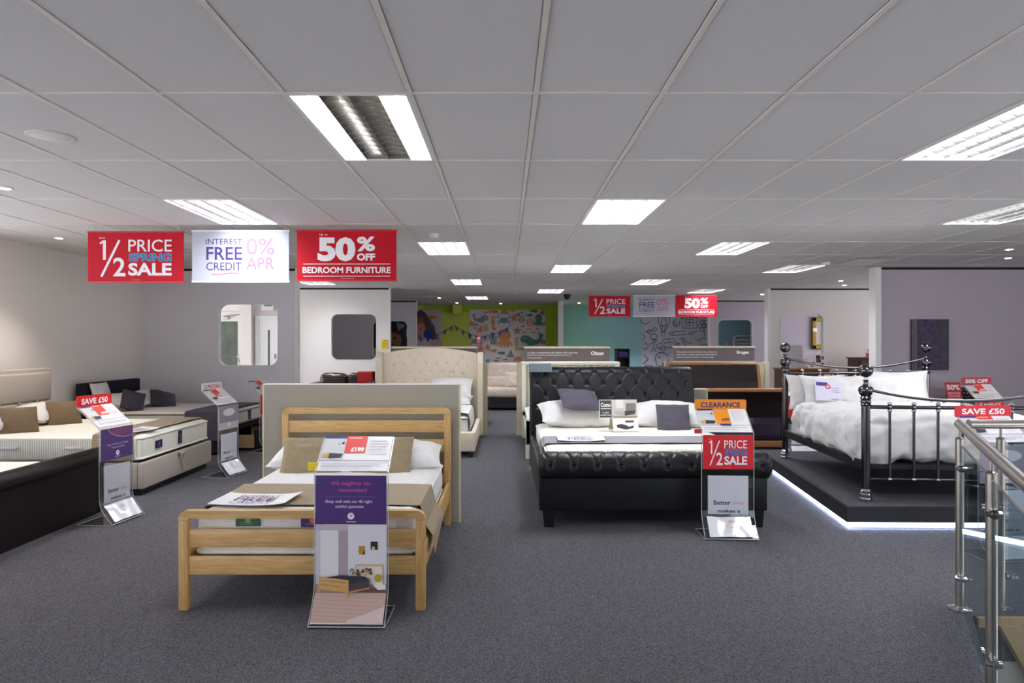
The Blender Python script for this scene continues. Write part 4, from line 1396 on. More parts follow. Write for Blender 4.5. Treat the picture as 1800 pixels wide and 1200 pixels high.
pillow('cushion', 'charcoal cushion leaning against the right white pillow', 'cushion', M['charcoal'], 0.34, 0.32, 0.11, (1.73, 7.03, 0.715), (58, 0, -6), 14, pinch=0.03)
drape('bed_runner', 'grey runner across the foot of the black bed', M['grey_runner'], [(0.318, 0.50), (0.325, 0.58), (0.36, 0.613), (0.5, 0.616), (1.9, 0.616), (2.05, 0.613), (2.075, 0.58)], 5.98, 6.42, seed=8, wr=0.004, th=0.004)
sheet_leaf('white leaflet on the grey runner of the black bed', (0.68, 6.18, 0), 0.42, 0.30, -2, 0.622)
def tent_card():
    t = T('tent_card', 'folded card with bed pictures standing on the black bed', 'card', (1.15, 6.80, 0.615), R(6))
    w_, h_ = 0.24, 0.26
    def leaf(x0, x1, z0, z1, y, lean, items):
        mb = MB(local=True)
        a = Vector((x0, y, z0)); U = Vector((x1 - x0, 0, 0)); V = Vector((0, lean, z1 - z0))
        n = U.cross(V).normalized() * 0.002
        c = [a, a + U, a + U + V, a + V]
        mb.add([p for p in c] + [p - n * 1.0 for p in c], [(0, 1, 2, 3), (7, 6, 5, 4), (0, 4, 5, 1), (1, 5, 6, 2), (2, 6, 7, 3), (3, 7, 4, 0)])
        o = mb.build('card_leaf', M['paper'], t)
        P = Print(a, U, V, local=True)
        items(P)
        P.build('print', o)
    def i1(P):
        P.rect(0.04, 0.03, 0.97, 0.97, (76, 74, 70))
        P.text('Como', 0.12, 0.6, 0.9, 0.84, WHT, 1.6)
        P.lines(0.12, 0.45, 0.9, 0.57, 1, WHT, 0)
        P.text('in stock', 0.27, 0.26, 0.75, 0.36, WHT, 0.8); P.text('available today', 0.08, 0.11, 0.92, 0.21, WHT, 0.8)
    def i2(P):
        P.rect(0, 0.0, 1, 1, (206, 200, 192))
        P.rect(0.15, 0.55, 0.45, 1, (226, 226, 222)); P.rect(0.55, 0.35, 0.95, 0.8, (128, 124, 118))
        P.poly([(0.1, 0.4), (0.5, 0.38), (0.5, 0.12), (0.12, 0.2)], (186, 180, 172)); P.poly([(0.5, 0.38), (0.95, 0.4), (0.9, 0.2), (0.5, 0.12)], (76, 70, 66))
        P.rect(0.02, 0.0, 1, 0.1, (166, 146, 126))
    def i3(P):
        P.rect(0, 0, 1, 1, (236, 232, 226))
        P.rect(0.5, 0.66, 0.84, 0.82, (80, 66, 70))
        P.poly([(0.14, 0.5), (0.34, 0.56), (0.6, 0.45), (0.84, 0.5), (0.8, 0.25), (0.5, 0.14), (0.16, 0.3)], (58, 48, 54))
        P.poly([(0.44, 0.56), (0.84, 0.62), (0.8, 0.42), (0.62, 0.36)], (240, 238, 238))
    leaf(-0.215, -0.085, 0.13, 0.31, 0.0, 0.02, i1)
    leaf(-0.085, 0.17, 0.13, 0.31, -0.002, 0.02, i2)
    leaf(-0.085, 0.17, 0.0, 0.128, -0.05, 0.045, i3)
    MB(local=True).add([(-0.085, 0.02, 0.31), (0.17, 0.02, 0.31), (0.19, 0.14, 0), (-0.085, 0.14, 0), (-0.085, 0.024, 0.31), (0.17, 0.024, 0.31), (0.19, 0.145, 0), (-0.085, 0.145, 0)],
                       [(0, 1, 2, 3), (7, 6, 5, 4), (0, 4, 5, 1), (1, 5, 6, 2), (2, 6, 7, 3), (3, 7, 4, 0)]).build('card_back', M['board_edge'], t)
tent_card()
def folded_cloth():
    mb = MB()
    pts = [(7.655, 1.165), (7.69, 1.205), (7.74, 1.232), (7.80, 1.242), (7.86, 1.235), (7.90, 1.205)]
    for s in (0, 1):
        rows = []
        for y, z in pts:
            row = [(0.275 + 0.25 * j / 8, y - 0.01 * s, z + (0.012 if s == 0 else 0.0)) for j in range(9)]
            rows.append(row if s == 0 else row[::-1])
        mb.grid(rows)
    mb.grid([[(0.275 + 0.25 * j / 8, pts[0][0] - 0.01, pts[0][1]) for j in range(9)], [(0.275 + 0.25 * j / 8, pts[0][0], pts[0][1] + 0.012) for j in range(9)]])
    o = mb.build('folded_cloth', mat('slate_cloth', (112, 122, 130), 0.9, kind='noise', scale=80, bump=0.1), None, smooth=True)
    tag(o, 'slate blue cloth folded over the black headboard corner', 'cloth')
folded_cloth()

# ================================================================== CREAM TUFTED WING BED
def cream_bed():
    x0, x1, yh, yf = -1.93, -0.42, 10.72, 8.9
    cx = (x0 + x1) / 2
    t = T('cream_bed', 'cream linen bed with arched buttoned wing headboard', 'bed', (cx, 9.8, 0))
    n = 70
    prof = [(yh, 0.2 + 1.12 * i / n) for i in range(n + 1)]
    def top(x, f):
        u = (x - cx) / ((x1 - x0) / 2)
        return 0.085 * f * (1 - u * u) if f > 0 else 0
    B = []
    sp = 0.168
    for rrow in range(7):
        s = 1.02 - 0.125 * rrow
        off = 0 if rrow % 2 == 0 else sp / 2
        for k in range(-5, 6):
            x = cx + k * sp + off
            if x0 + 0.09 < x < x1 - 0.09:
                B.append((x, s))
    mb, seats = tufted(prof, x0, x1, B, 0.018, 0.006, 180, 0.09, rb=0.026, rc=0.008, topcurve=top)
    h = mb.build('headboard', M['cream_fabric'], t, smooth=True)
    put_buttons(button_mesh(M['cream_fabric'], 0.011), seats, h)
    for sg, xa in ((-1, x0), (1, x1)):
        pts = [(yh + 0.09, 0.06), (yh + 0.09, 1.335)] + [(yh + 0.02, 1.345), (yh - 0.10, 1.33), (yh - 0.17, 1.28), (yh - 0.19, 1.18), (yh - 0.17, 0.9), (yh - 0.14, 0.5), (yh - 0.14, 0.06)]
        a, b = (xa - 0.07, xa + 0.005) if sg < 0 else (xa - 0.005, xa + 0.07)
        MB().prism(pts, a, b, 'x').build('wing', M['cream_fabric'], t)
    for x in (x0 - 0.03, x1 - 0.04):
        MB().rbox(x, x + 0.07, yf, yh - 0.1, 0.075, 0.315, 0.02).build('side_rail', M['cream_fabric'], t, smooth=True)
    MB().rbox(x0 - 0.03, x1 + 0.03, yf - 0.04, yf + 0.04, 0.075, 0.33, 0.02).build('foot_panel', M['cream_fabric'], t, smooth=True)
    for x in (x0, x1 - 0.06):
        for y in (yf - 0.01, yh - 0.1):
            MB().rbox(x, x + 0.06, y, y + 0.06, 0, 0.08, 0.008).build('leg', M['dark_plastic'], t)
cream_bed()
mattress('pale mattress on the cream wing bed', -1.87, -0.49, 8.98, 10.66, 0.22, 0.52, M['cotton'], M['taupe'], 6)
drape('quilt', 'white quilt folded over the cream wing bed', M['cotton'], [(-1.895, 0.34), (-1.895, 0.46), (-1.87, 0.55), (-1.7, 0.565), (-0.6, 0.565), (-0.49, 0.55), (-0.465, 0.46), (-0.462, 0.36)], 9.02, 10.12, th=0.03, seed=5, cat='quilt', wr=0.012)
for i, (y, z, rx) in enumerate(((10.36, 0.62, 12), (10.44, 0.80, 38))):
    pillow('pillow', ['lower white pillow on the cream wing bed', 'upper white pillow against the cream wing headboard'][i], 'pillow', M['cotton'], 0.66, 0.42, 0.2, (-0.83, y, z), (rx, 0, -4), 30 + i)

# ================================================================== WHITE BED behind the black one
def white_bed():
    x0, x1, yh, yf = 0.262, 1.80, 10.7, 8.75
    t = T('white_bed', 'white painted wooden bed mostly hidden behind black headboard', 'bed', ((x0 + x1) / 2, 9.7, 0))
    for x in (x0, x1 - 0.06):
        pts = [(yh, 0), (yh + 0.06, 0), (yh + 0.06, 0.5), (yh + 0.09, 0.85), (yh + 0.15, 1.13), (yh + 0.17, 1.17), (yh + 0.10, 1.18), (yh + 0.07, 1.12), (yh + 0.03, 0.85), (yh, 0.5)]
        MB().prism(pts, x, x + 0.06, 'x').build('leg', M['white_wood'], t)
    MB().rbox(x0 - 0.01, x1 + 0.01, yh + 0.07, yh + 0.2, 1.14, 1.19, 0.015).build('top_rail', M['white_wood'], t, smooth=True)
    for i in range(12):
        x = x0 + 0.12 + i * 0.115
        MB().tube([(x, yh + 0.03, 0.4), (x, yh + 0.05, 0.8), (x, yh + 0.12, 1.15)], 0.012, n=8).build('spindle', M['white_wood'], t, smooth=True)
    MB().rbox(x0, x1, yh, yh + 0.04, 0.3, 0.42, 0.01).build('lower_rail', M['white_wood'], t)
    for x in (x0 + 0.01, x1 - 0.04):
        MB().rbox(x, x + 0.03, yf, yh + 0.02, 0.2, 0.35, 0.008).build('side_rail', M['white_wood'], t)
    MB().rbox(x0, x1, yf - 0.02, yf + 0.03, 0.18, 0.5, 0.01).build('foot_panel', M['white_wood'], t)
    for x in (x0, x1 - 0.06):
        MB().rbox(x, x + 0.06, yf - 0.02, yf + 0.04, 0, 0.52, 0.01).build('leg', M['white_wood'], t)
white_bed()
mattress('white mattress on the hidden white wooden bed', 0.31, 1.75, 8.8, 10.66, 0.25, 0.5, seed=8)

# ================================================================== BROWN SLEIGH BED
def sleigh_bed():
    x0, x1 = 2.64, 4.14
    yh, yf = 11.0, 9.55
    t = T('brown_sleigh_bed', 'dark leather sleigh bed with brown wood trim beside black bed', 'bed', ((x0 + x1) / 2, 10.4, 0))
    pts = [(yh, 0.1), (yh + 0.07, 0.1), (yh + 0.07, 0.5), (yh + 0.1, 0.85), (yh + 0.2, 1.12), (yh + 0.12, 1.13), (yh + 0.05, 0.85), (yh, 0.5)]
    MB().prism(pts, x0 + 0.03, x1 - 0.05, 'x').build('headboard', M['brown_leather'], t)
    MB().tube([(x0, yh + 0.17, 1.135), (x1 - 0.02, yh + 0.17, 1.135)], 0.035, n=14).build('top_roll', M['wood_brown'], t, smooth=True)
    for x in (x0, x1 - 0.05):
        q = [(a - 0.01 if a < yh + .06 else a + 0.01, b) for a, b in pts]
        q[0] = (yh - 0.01, 0); q[1] = (yh + 0.08, 0)
        MB().prism(q, x, x + 0.05, 'x').build('leg', M['wood_brown'], t)
    xf1 = 3.93
    pts = [(yf + 0.02, 0.1), (yf + 0.08, 0.1), (yf + 0.07, 0.45), (yf + 0.03, 0.68), (yf - 0.03, 0.80), (yf - 0.09, 0.81), (yf - 0.03, 0.66), (yf + 0.01, 0.45)]
    MB().prism(pts, x0 + 0.04, xf1 - 0.04, 'x').build('foot_panel', M['brown_leather'], t)
    MB().prism([(yf - 0.005, 0.15), (yf + 0.02, 0.15), (yf + 0.02, 0.40), (yf + 0.01, 0.44), (yf - 0.02, 0.36), (yf - 0.02, 0.2)], x0 + 0.1, xf1 - 0.08, 'x').build('foot_cushion', mat('plum_leather', (40, 26, 48), 0.3, kind='noise', scale=20, amt=0.1), t)
    MB().tube([(x0, yf - 0.06, 0.825), (xf1, yf - 0.06, 0.825)], 0.035, n=14).build('top_roll', M['wood_brown'], t, smooth=True)
    MB().rbox(x0, xf1, yf - 0.02, yf + 0.09, 0.03, 0.12, 0.015).build('foot_rail', M['wood_brown'], t)
    for x in (x0, xf1 - 0.05):
        q = [(a - 0.008 if i > 4 or i == 0 else a + 0.008, b) for i, (a, b) in enumerate(pts)]
        q[0] = (yf, 0); q[1] = (yf + 0.09, 0)
        MB().prism(q, x, x + 0.05, 'x').build('leg', M['wood_dark'], t)
    for x in (x0 + 0.01, xf1 - 0.05):
        MB().rbox(x, x + 0.04, yf + 0.05, yh + 0.02, 0.12, 0.38, 0.01).build('side_rail', M['brown_leather'], t)
sleigh_bed()
mattress('white mattress in the brown sleigh bed', 2.71, 3.87, 9.66, 10.97, 0.25, 0.5, seed=9)

# ================================================================== METAL BED ON THE LIT PLATFORM
PZ = 0.187
def platform():
    top = [(2.73, 5.45), (6.9, 5.40), (6.9, 8.25), (3.09, 8.25)]
    c = Vector((4.5, 6.8))
    t = T('bed_platform', 'low dark carpeted platform edged with white LED light', 'platform', (4.5, 6.8, 0))
    MB().prism(top, 0.06, PZ - 0.004, 'z').build('plinth', M['platform_side'], t)
    def inset(d):
        return [(p[0] + d * (1 if p[0] < 4 else -1), p[1] + d * (1 if p[1] < 6 else -1)) for p in top]
    MB().prism(inset(0.02), PZ - 0.004, PZ, 'z').build('carpet_top', M['platform_carpet'], t)
    MB().prism(inset(0.09), 0.0, 0.06, 'z').build('base', M['platform_side'], t)
    q = inset(0.035)
    for i, j in ((3, 0), (0, 1)):
        a, b = Vector((*q[i], 0.05)), Vector((*q[j], 0.05))
        MB().tube([a, b], 0.014, n=8).build('led_strip', M['led'], t)
    for i, j in ((3, 0), (0, 1)):
        a, b = Vector((*inset(0.012)[i], 0.02)), Vector((*inset(0.012)[j], 0.02))
        d = (b - a).normalized(); nrm = Vector((-d.y, d.x, 0)) * 0.006
        MB().add([a - nrm, b - nrm, b + nrm, a + nrm] + [p + Vector((0, 0, 0.03)) for p in (a - nrm, b - nrm, b + nrm, a + nrm)],
                 [(3, 2, 1, 0), (4, 5, 6, 7), (0, 1, 5, 4), (1, 2, 6, 5), (2, 3, 7, 6), (3, 0, 4, 7)]).build('led_diffuser', mat('led_diffuser', (230, 236, 250), 0.5, emit=((205, 222, 255), 5.0)), t)
platform()
def metal_bed():
    t = T('metal_bed', 'black nickel metal bed with ball finials on lit platform', 'bed', (2.99, 5.66, PZ), R(-5))
    W, L = 1.52, 2.08
    def post(x, y, h):
        k = MB(local=True)
        k.lathe([(0.034, 0.0), (0.034, h - 0.30), (0.034, h - 0.285)], (x, y, 0.06), 18)
        p = k.build('post', M['gunmetal'], t, smooth=True)
        k = MB(local=True)
        k.lathe([(0.03, 0), (0.05, 0.005), (0.05, 0.02), (0.04, 0.028), (0.048, 0.04), (0.048, 0.055), (0.036, 0.065), (0.044, 0.08), (0.036, 0.095), (0.034, 0.1)], (x, y, 0), 18)
        k.build('foot_collar', M['chrome'], p, smooth=True)
        k = MB(local=True)
        z = h - 0.30
        k.lathe([(0.036, z - 0.10), (0.042, z - 0.09), (0.036, z - 0.08), (0.042, z - 0.065), (0.036, z - 0.05), (0.044, z - 0.035), (0.036, z - 0.02), (0.05, z + 0.0), (0.058, z + 0.025), (0.055, z + 0.05), (0.03, z + 0.07), (0.018, z + 0.085), (0.016, z + 0.10), (0.026, z + 0.115)], (x, y, 0.06), 18)
        k.build('capital', M['gunmetal'], p, smooth=True)
        k = MB(local=True)
        cz = h - 0.05 - 0.0
        k.lathe([(0.001, cz - 0.056)] + [(0.056 * math.sin(R(a)), cz - 0.056 * math.cos(R(a))) for a in range(12, 180, 12)] + [(0.001, cz + 0.056)], (x, y, 0), 20)
        k.build('ball_finial', M['gunmetal'], p, smooth=True)
    hf, hh = 1.125, 1.30
    for x in (0, W):
        post(x, 0, hf)
        post(x, L, hh)
    def end(y, h, ztop, zmid, zlow, nsp, sag):
        MB(local=True).tube([(W * i / 20, y, ztop - sag * (1 - (2 * i / 20 - 1) ** 2)) for i in range(21)], 0.013, n=10).build('top_rail', M['gunmetal'], t, smooth=True)
        MB(local=True).tube([(0, y, zmid), (W, y, zmid)], 0.017, n=10).build('cross_rail', M['gunmetal'], t, smooth=True)
        MB(local=True).tube([(0, y, zlow), (W, y, zlow)], 0.010, n=10).build('lower_rail', M['gunmetal'], t, smooth=True)
        for i in range(nsp):
            x = W * (i + 1) / (nsp + 1)
            sp = MB(local=True).tube([(x, y, zlow), (x, y, zmid)], 0.011, n=10).build('spindle', M['gunmetal'], t, smooth=True)
            kb = MB(local=True)
            for z in (zmid, zlow):
                for dz in (-0.028, 0.0, 0.028):
                    if z == zlow and dz:
                        continue
                    kb.lathe([(0.004, dz - 0.017), (0.017, dz - 0.008), (0.02, dz), (0.017, dz + 0.008), (0.004, dz + 0.017)], (x, y, z), 10)
            kb.build('knuckle', M['chrome'], sp, smooth=True)
            if i == nsp // 2:
                MB(local=True).tube([(x, y, zmid), (x, y, ztop - sag * (1 - (2 * x / W - 1) ** 2))], 0.01, n=8).build('knuckle', M['gunmetal'], sp)
    end(0, hf, 0.925, 0.775, 0.18, 7, 0.095)
    end(L, hh, 1.135, 0.965, 0.4, 7, 0.11)
    for x in (0.0, W):
        MB(local=True).rbox(x - 0.018, x + 0.018, 0.03, L - 0.03, 0.245, 0.325, 0.006).build('side_rail', M['dark_plastic'], t)
    MB(local=True).box(0.02, W - 0.02, 0.06, L - 0.05, 0.255, 0.29).build('bed_base', M['dark_plastic'], t)
    return t
mbed = metal_bed()
MBM = Matrix.Translation(Vector((2.99, 5.66, PZ))) @ Matrix.Rotation(R(-5), 4, 'Z')
def onbed(mb):
    mb.xf(MBM); mb.local = False
    return mb
dv = soft_block(-0.045, 1.565, 0.07, 1.80, 0.285, 0.665, 0.13, 0.040, 21, (70, 80, 20), -0.04, 5.0)
# the hem sags unevenly and creases gather along the near side
nv = []
for x, y, z in dv.v:
    side = 1 if x < 0.1 else 0
    k = 0.018 * math.sin(y * 30 + 6 * nz(x, y, z, 3, 2)) * side
    k2 = 0.05 * nz(x * 2, y, 0, 2.5, 9) * max(0, (0.5 - z) / 0.3)
    front = 1 if y < 0.2 else 0
    nv.append((x + k * 0.6, y, z + k2 - 0.03 * front * max(0, 1 - x / 0.3) * (1 if z < 0.5 else 0)))
dv.v = nv
tag(onbed(dv).build('duvet', M['cotton'], None, smooth=True, weld=True), 'puffy white duvet on the black metal bed', 'duvet')
def bed_pillow(label, x, y, z, w, d, h, rx, rzz, seed):
    mb = pillow_mesh(w, d, h, seed, 0.11, wr=0.032)
    from mathutils import Euler
    mb.xf(Matrix.Translation(Vector((x, y, z))) @ Euler((R(rx), 0, R(rzz))).to_matrix().to_4x4())
    tag(onbed(mb).build('pillow', M['cotton'], None, smooth=True, weld=True), label, 'pillow')
bed_pillow('white pillow with a note card at the left of metal bed', 0.43, 1.78, 0.77, 0.72, 0.40, 0.2, 66, 2, 41)
bed_pillow('white pillow in front on the right of the metal bed', 1.04, 1.74, 0.79, 0.64, 0.44, 0.2, 64, -4, 42)
bed_pillow('rear white pillow peeping out at left of the metal bed', 0.30, 1.95, 0.76, 0.66, 0.40, 0.16, 74, 3, 43)
bed_pillow('rear white pillow at the right against the metal headboard', 1.14, 1.92, 0.80, 0.68, 0.42, 0.16, 74, -2, 44)
t = T('note_card', 'white note card with purple and orange logo on metal bed pillow', 'card', MBM @ Vector((0.30, 1.60, 0.70)), R(-8))
_c = MB(local=True)
_c.add([(-0.13, 0, 0), (0.13, 0, -0.02), (0.14, 0.09, 0.19), (-0.12, 0.09, 0.21), (-0.13, 0.003, 0), (0.13, 0.003, -0.02), (0.14, 0.093, 0.19), (-0.12, 0.093, 0.21)], [(0, 1, 2, 3), (7, 6, 5, 4), (0, 4, 5, 1), (1, 5, 6, 2), (2, 6, 7, 3), (3, 7, 4, 0)])
q = _c.build('paper', flat((218, 214, 232)), t)
P = Print((-0.13, 0, 0), (0.26, 0, -0.02), (0.01, 0.09, 0.21), local=True)
P.rect(0.05, 0.72, 0.5, 0.9, (70, 56, 130)); P.ell(0.5, 0.7, 0.11, None, (214, 84, 82))
P.text('40', 0.45, 0.64, 0.55, 0.76, WHT, 1)
P.lines(0.6, 0.4, 0.95, 0.7, 3, (170, 160, 190)); P.lines(0.6, 0.05, 0.9, 0.15, 1, (120, 120, 160))
P.build('print', q)

# ================================================================== BEDS ALONG THE LEFT WALL (heads to the wall, feet to the aisle)
def left_sleigh():
    xf, y0, y1 = -3.57, 4.42, 6.02
    t = T('dark_sleigh_bed', 'dark brown leather sleigh bed at the left edge', 'bed', (-4.5, (y0 + y1) / 2, 0))
    pts = [(xf - 0.10, 0.0), (xf, 0.0), (xf + 0.005, 0.25), (xf + 0.02, 0.42), (xf + 0.045, 0.47)] + [(xf - 0.015 + 0.075 * math.cos(R(a)), 0.50 + 0.075 * math.sin(R(a))) for a in range(-20, 181, 20)] + [(xf - 0.095, 0.42), (xf - 0.10, 0.3)]
    MB().prism(pts, y0, y1, 'y').build('footboard', M['brown_leather'], t, smooth=True)
    for y in (y0 - 0.012, y1 - 0.008):
        MB().tube([(xf + 0.012, y + 0.01, 0.02), (xf + 0.015, y + 0.01, 0.4), (xf + 0.055, y + 0.01, 0.5), (xf - 0.015, y + 0.01, 0.572)], 0.012, n=8).build('edge_piping', M['brown_leather'], t, smooth=True)
    for y in (y0 + 0.02, y1 - 0.08):
        MB().rbox(-5.5, xf - 0.05, y, y + 0.06, 0.08, 0.38, 0.02).build('side_rail', M['brown_leather'], t, smooth=True)
    hp = [(-5.5, 0.0), (-5.62, 0.0), (-5.66, 0.6), (-5.74, 0.95), (-5.70, 1.03), (-5.60, 1.0), (-5.55, 0.6)]
    MB().prism(hp, y0, y1, 'y').build('headboard', M['brown_leather'], t, smooth=True)
left_sleigh()
mattress('white mattress in the dark brown sleigh bed', -5.48, -3.70, 4.52, 5.92, 0.24, 0.47, M['cream_cotton'], M['cream_cotton'], 51)

def ottoman_bed():
    x1, y0, y1 = -3.52, 6.64, 8.19
    t = T('ottoman_bed', 'beige linen ottoman bed base with tall panelled headboard', 'bed', (-4.5, (y0 + y1) / 2, 0))
    MB().rbox(x1 - 0.06, x1, y0, y1, 0.065, 0.325, 0.018).build('foot_panel', M['beige_fabric'], t, smooth=True)
    for y in (y0, y1 - 0.06):
        MB().rbox(-5.52, x1 - 0.06, y, y + 0.06, 0.065, 0.325, 0.018).build('side_panel', M['beige_fabric'], t, smooth=True)
    MB().box(-5.5, x1 - 0.05, y0 + 0.05, y1 - 0.05, 0.27, 0.322).build('lift_base', M['dark_plastic'], t)
    MB().box(-5.46, x1 - 0.05, y0 + 0.05, y1 - 0.05, 0.0, 0.066).build('plinth', M['dark_plastic'], t)
    lp = MB()
    ym = y0 + 0.70
    lp.prism([(x1 - 0.01, 0.325), (x1 + 0.05, 0.318), (x1 + 0.055, 0.30), (x1 + 0.035, 0.262), (x1 + 0.022, 0.27), (x1 + 0.038, 0.298), (x1, 0.310)], ym, ym + 0.05, 'y')
    lp.build('lift_strap', M['beige_fabric'], t)
    # headboard: frame with two padded panels and buttons
    hx = -5.62
    ya, yb = 6.55, 8.36
    MB().rbox(hx, hx + 0.07, ya, yb, 0.1, 1.19, 0.02).build('headboard', M['beige_fabric'], t, smooth=True)
    hb = [c for c in t.children if c.name.startswith('headboard')][0]
    for z0, z1 in ((0.45, 0.80), (0.81, 1.14)):
        MB().rbox(hx + 0.05, hx + 0.10, ya + 0.05, yb - 0.05, z0, z1, 0.03).build('pad', M['beige_fabric'], hb, smooth=True)
    bm_ = button_mesh(M['beige_fabric'], 0.014)
    put_buttons(bm_, [(Vector((hx + 0.098, ya + 0.3 + 0.3 * i, 0.805)), Vector((1, 0, 0))) for i in range(5)], hb)
ottoman_bed()
t = mattress('deep mattress with striped border on the beige ottoman bed', -5.50, -3.55, 6.66, 8.17, 0.33, 0.585, M['cream_cotton'], M['cream_cotton'], 53,
             tags=[('x', 6.92, 7.05, 0.42, 0.50, (26, 34, 74), (120, 130, 170)), ('x', 7.40, 7.48, 0.40, 0.54, (44, 34, 84), (226, 120, 110))])
MB().rbox(-5.48, -3.60, 6.643, 6.668, 0.355, 0.56, 0.01).build('striped_border', M['ticking'], t, smooth=True)
for x in (-4.90, -4.28):
    k = MB().rbox(x, x + 0.16, 6.628, 6.646, 0.452, 0.482, 0.008).build('handle', mat('handle_tape', (196, 192, 190), 0.7, kind='noise', scale=40), t, smooth=True)
drape('bed_runner', 'brown runner hanging over the side of the beige ottoman bed', M['taupe'], [(6.628, 0.36), (6.632, 0.48), (6.65, 0.595), (6.72, 0.604), (8.0, 0.604), (8.15, 0.600), (8.19, 0.55)], -4.02, -3.62, seed=12, axis='y', wr=0.004)
sheet_leaf('white leaflet on the brown runner of the ottoman bed', (-3.72, 6.86, 0), 0.40, 0.26, 70, 0.612, 0.02)
pillow('pillow', 'nearer white pillow behind the brown cushions on the ottoman bed', 'pillow', M['cotton'], 0.42, 0.62, 0.2, (-5.20, 6.95, 0.69), (0, 14, 0), 61)
pillow('pillow', 'farther white pillow behind the brown cushions on the ottoman bed', 'pillow', M['cotton'], 0.42, 0.66, 0.2, (-5.22, 7.72, 0.70), (0, 14, 0), 62)
pillow('cushion', 'brown cushion leaning at the near side of the ottoman bed', 'cushion', M['brown_cushion'], 0.33, 0.32, 0.12, (-4.95, 6.95, 0.70), (54, 0, 42), 63, pinch=0.03)
pillow('cushion', 'brown cushion leaning at the far side of the ottoman bed', 'cushion', M['brown_cushion'], 0.33, 0.32, 0.12, (-4.95, 7.66, 0.70), (54, 0, 42), 64, pinch=0.03)

def navy_bed():
    x1, y0, y1 = -3.66, 9.05, 10.5
    t = T('navy_bed', 'navy blue divan bed with open drawer and plain headboard', 'bed', (-4.6, (y0 + y1) / 2, 0))
    MB().rbox(-5.60, x1, y0, y0 + 0.35, 0.02, 0.34, 0.012).build('divan_base', M['navy'], t)
    MB().rbox(-5.60, x1, y1 - 0.1, y1, 0.02, 0.34, 0.012).build('divan_base', M['navy'], t)
    MB().rbox(-5.60, x1 - 0.45, y0 + 0.35, y1 - 0.1, 0.02, 0.34, 0.012).build('divan_base', M['navy'], t)
    MB().rbox(x1 - 0.45, x1, y0 + 0.35, y1 - 0.1, 0.29, 0.34, 0.012).build('divan_base', M['navy'], t)
    d = MB()
    xa = x1 - 0.2
    d.box(xa, xa + 0.40, y0 + 0.37, y0 + 0.385, 0.05, 0.22)
    d.box(xa, xa + 0.40, y1 - 0.135, y1 - 0.12, 0.05, 0.22)
    d.box(xa, xa + 0.40, y0 + 0.37, y1 - 0.12, 0.04, 0.05)
    dr = d.build('drawer', M['stair_wood'], t)
    MB().rbox(xa + 0.40, xa + 0.42, y0 + 0.36, y1 - 0.11, 0.03, 0.28, 0.006).build('drawer_front', M['navy'], dr)
    MB().rbox(-5.72, -5.62, 9.08, 10.52, 0.02, 0.945, 0.02).build('headboard', M['navy'], t, smooth=True)
navy_bed()
t = mattress('white mattress with dark labels on the navy divan bed', -5.58, -3.68, 9.07, 10.48, 0.345, 0.565, M['cotton'], M['taupe'], 55,
         tags=[('x', 9.25, 9.4, 0.40, 0.50, (30, 38, 84), (120, 130, 170)), ('x', 9.78, 9.86, 0.39, 0.53, (40, 32, 84), (226, 120, 110))])
drape('bed_runner', 'charcoal runner over the foot of the navy divan bed', M['charcoal'], [(9.03, 0.20), (9.035, 0.4), (9.05, 0.57), (9.12, 0.582), (9.8, 0.582), (10.40, 0.582), (10.48, 0.56)], -4.25, -3.74, seed=15, axis='y', wr=0.004)
pillow('pillow', 'pale pillow lying on the navy bed near the red stand header', 'pillow', M['cotton'], 0.44, 0.62, 0.22, (-5.28, 9.45, 0.675), (0, 12, 0), 71)
pillow('pillow', 'pale pillow lying on the navy bed by the partition', 'pillow', M['cotton'], 0.44, 0.62, 0.22, (-5.28, 10.12, 0.675), (0, 12, 0), 72)
pillow('pillow', 'upright pale pillow propped against the navy headboard', 'pillow', M['cotton'], 0.30, 0.40, 0.12, (-5.54, 9.36, 0.80), (0, 74, 0), 73)
pillow('cushion', 'dark plum cushion standing on the navy bed, nearer one', 'cushion', mat('plum_fabric', (66, 58, 72), 0.7, kind='noise', scale=40, amt=0.15, bump=0.1), 0.30, 0.30, 0.13, (-5.06, 9.28, 0.70), (60, 16, 40), 74, pinch=0.03)
pillow('cushion', 'dark plum cushion slumped on the navy bed, farther one', 'cushion', MATS['plum_fabric'], 0.36, 0.34, 0.15, (-5.0, 9.98, 0.665), (36, 14, 40), 75, pinch=0.03)

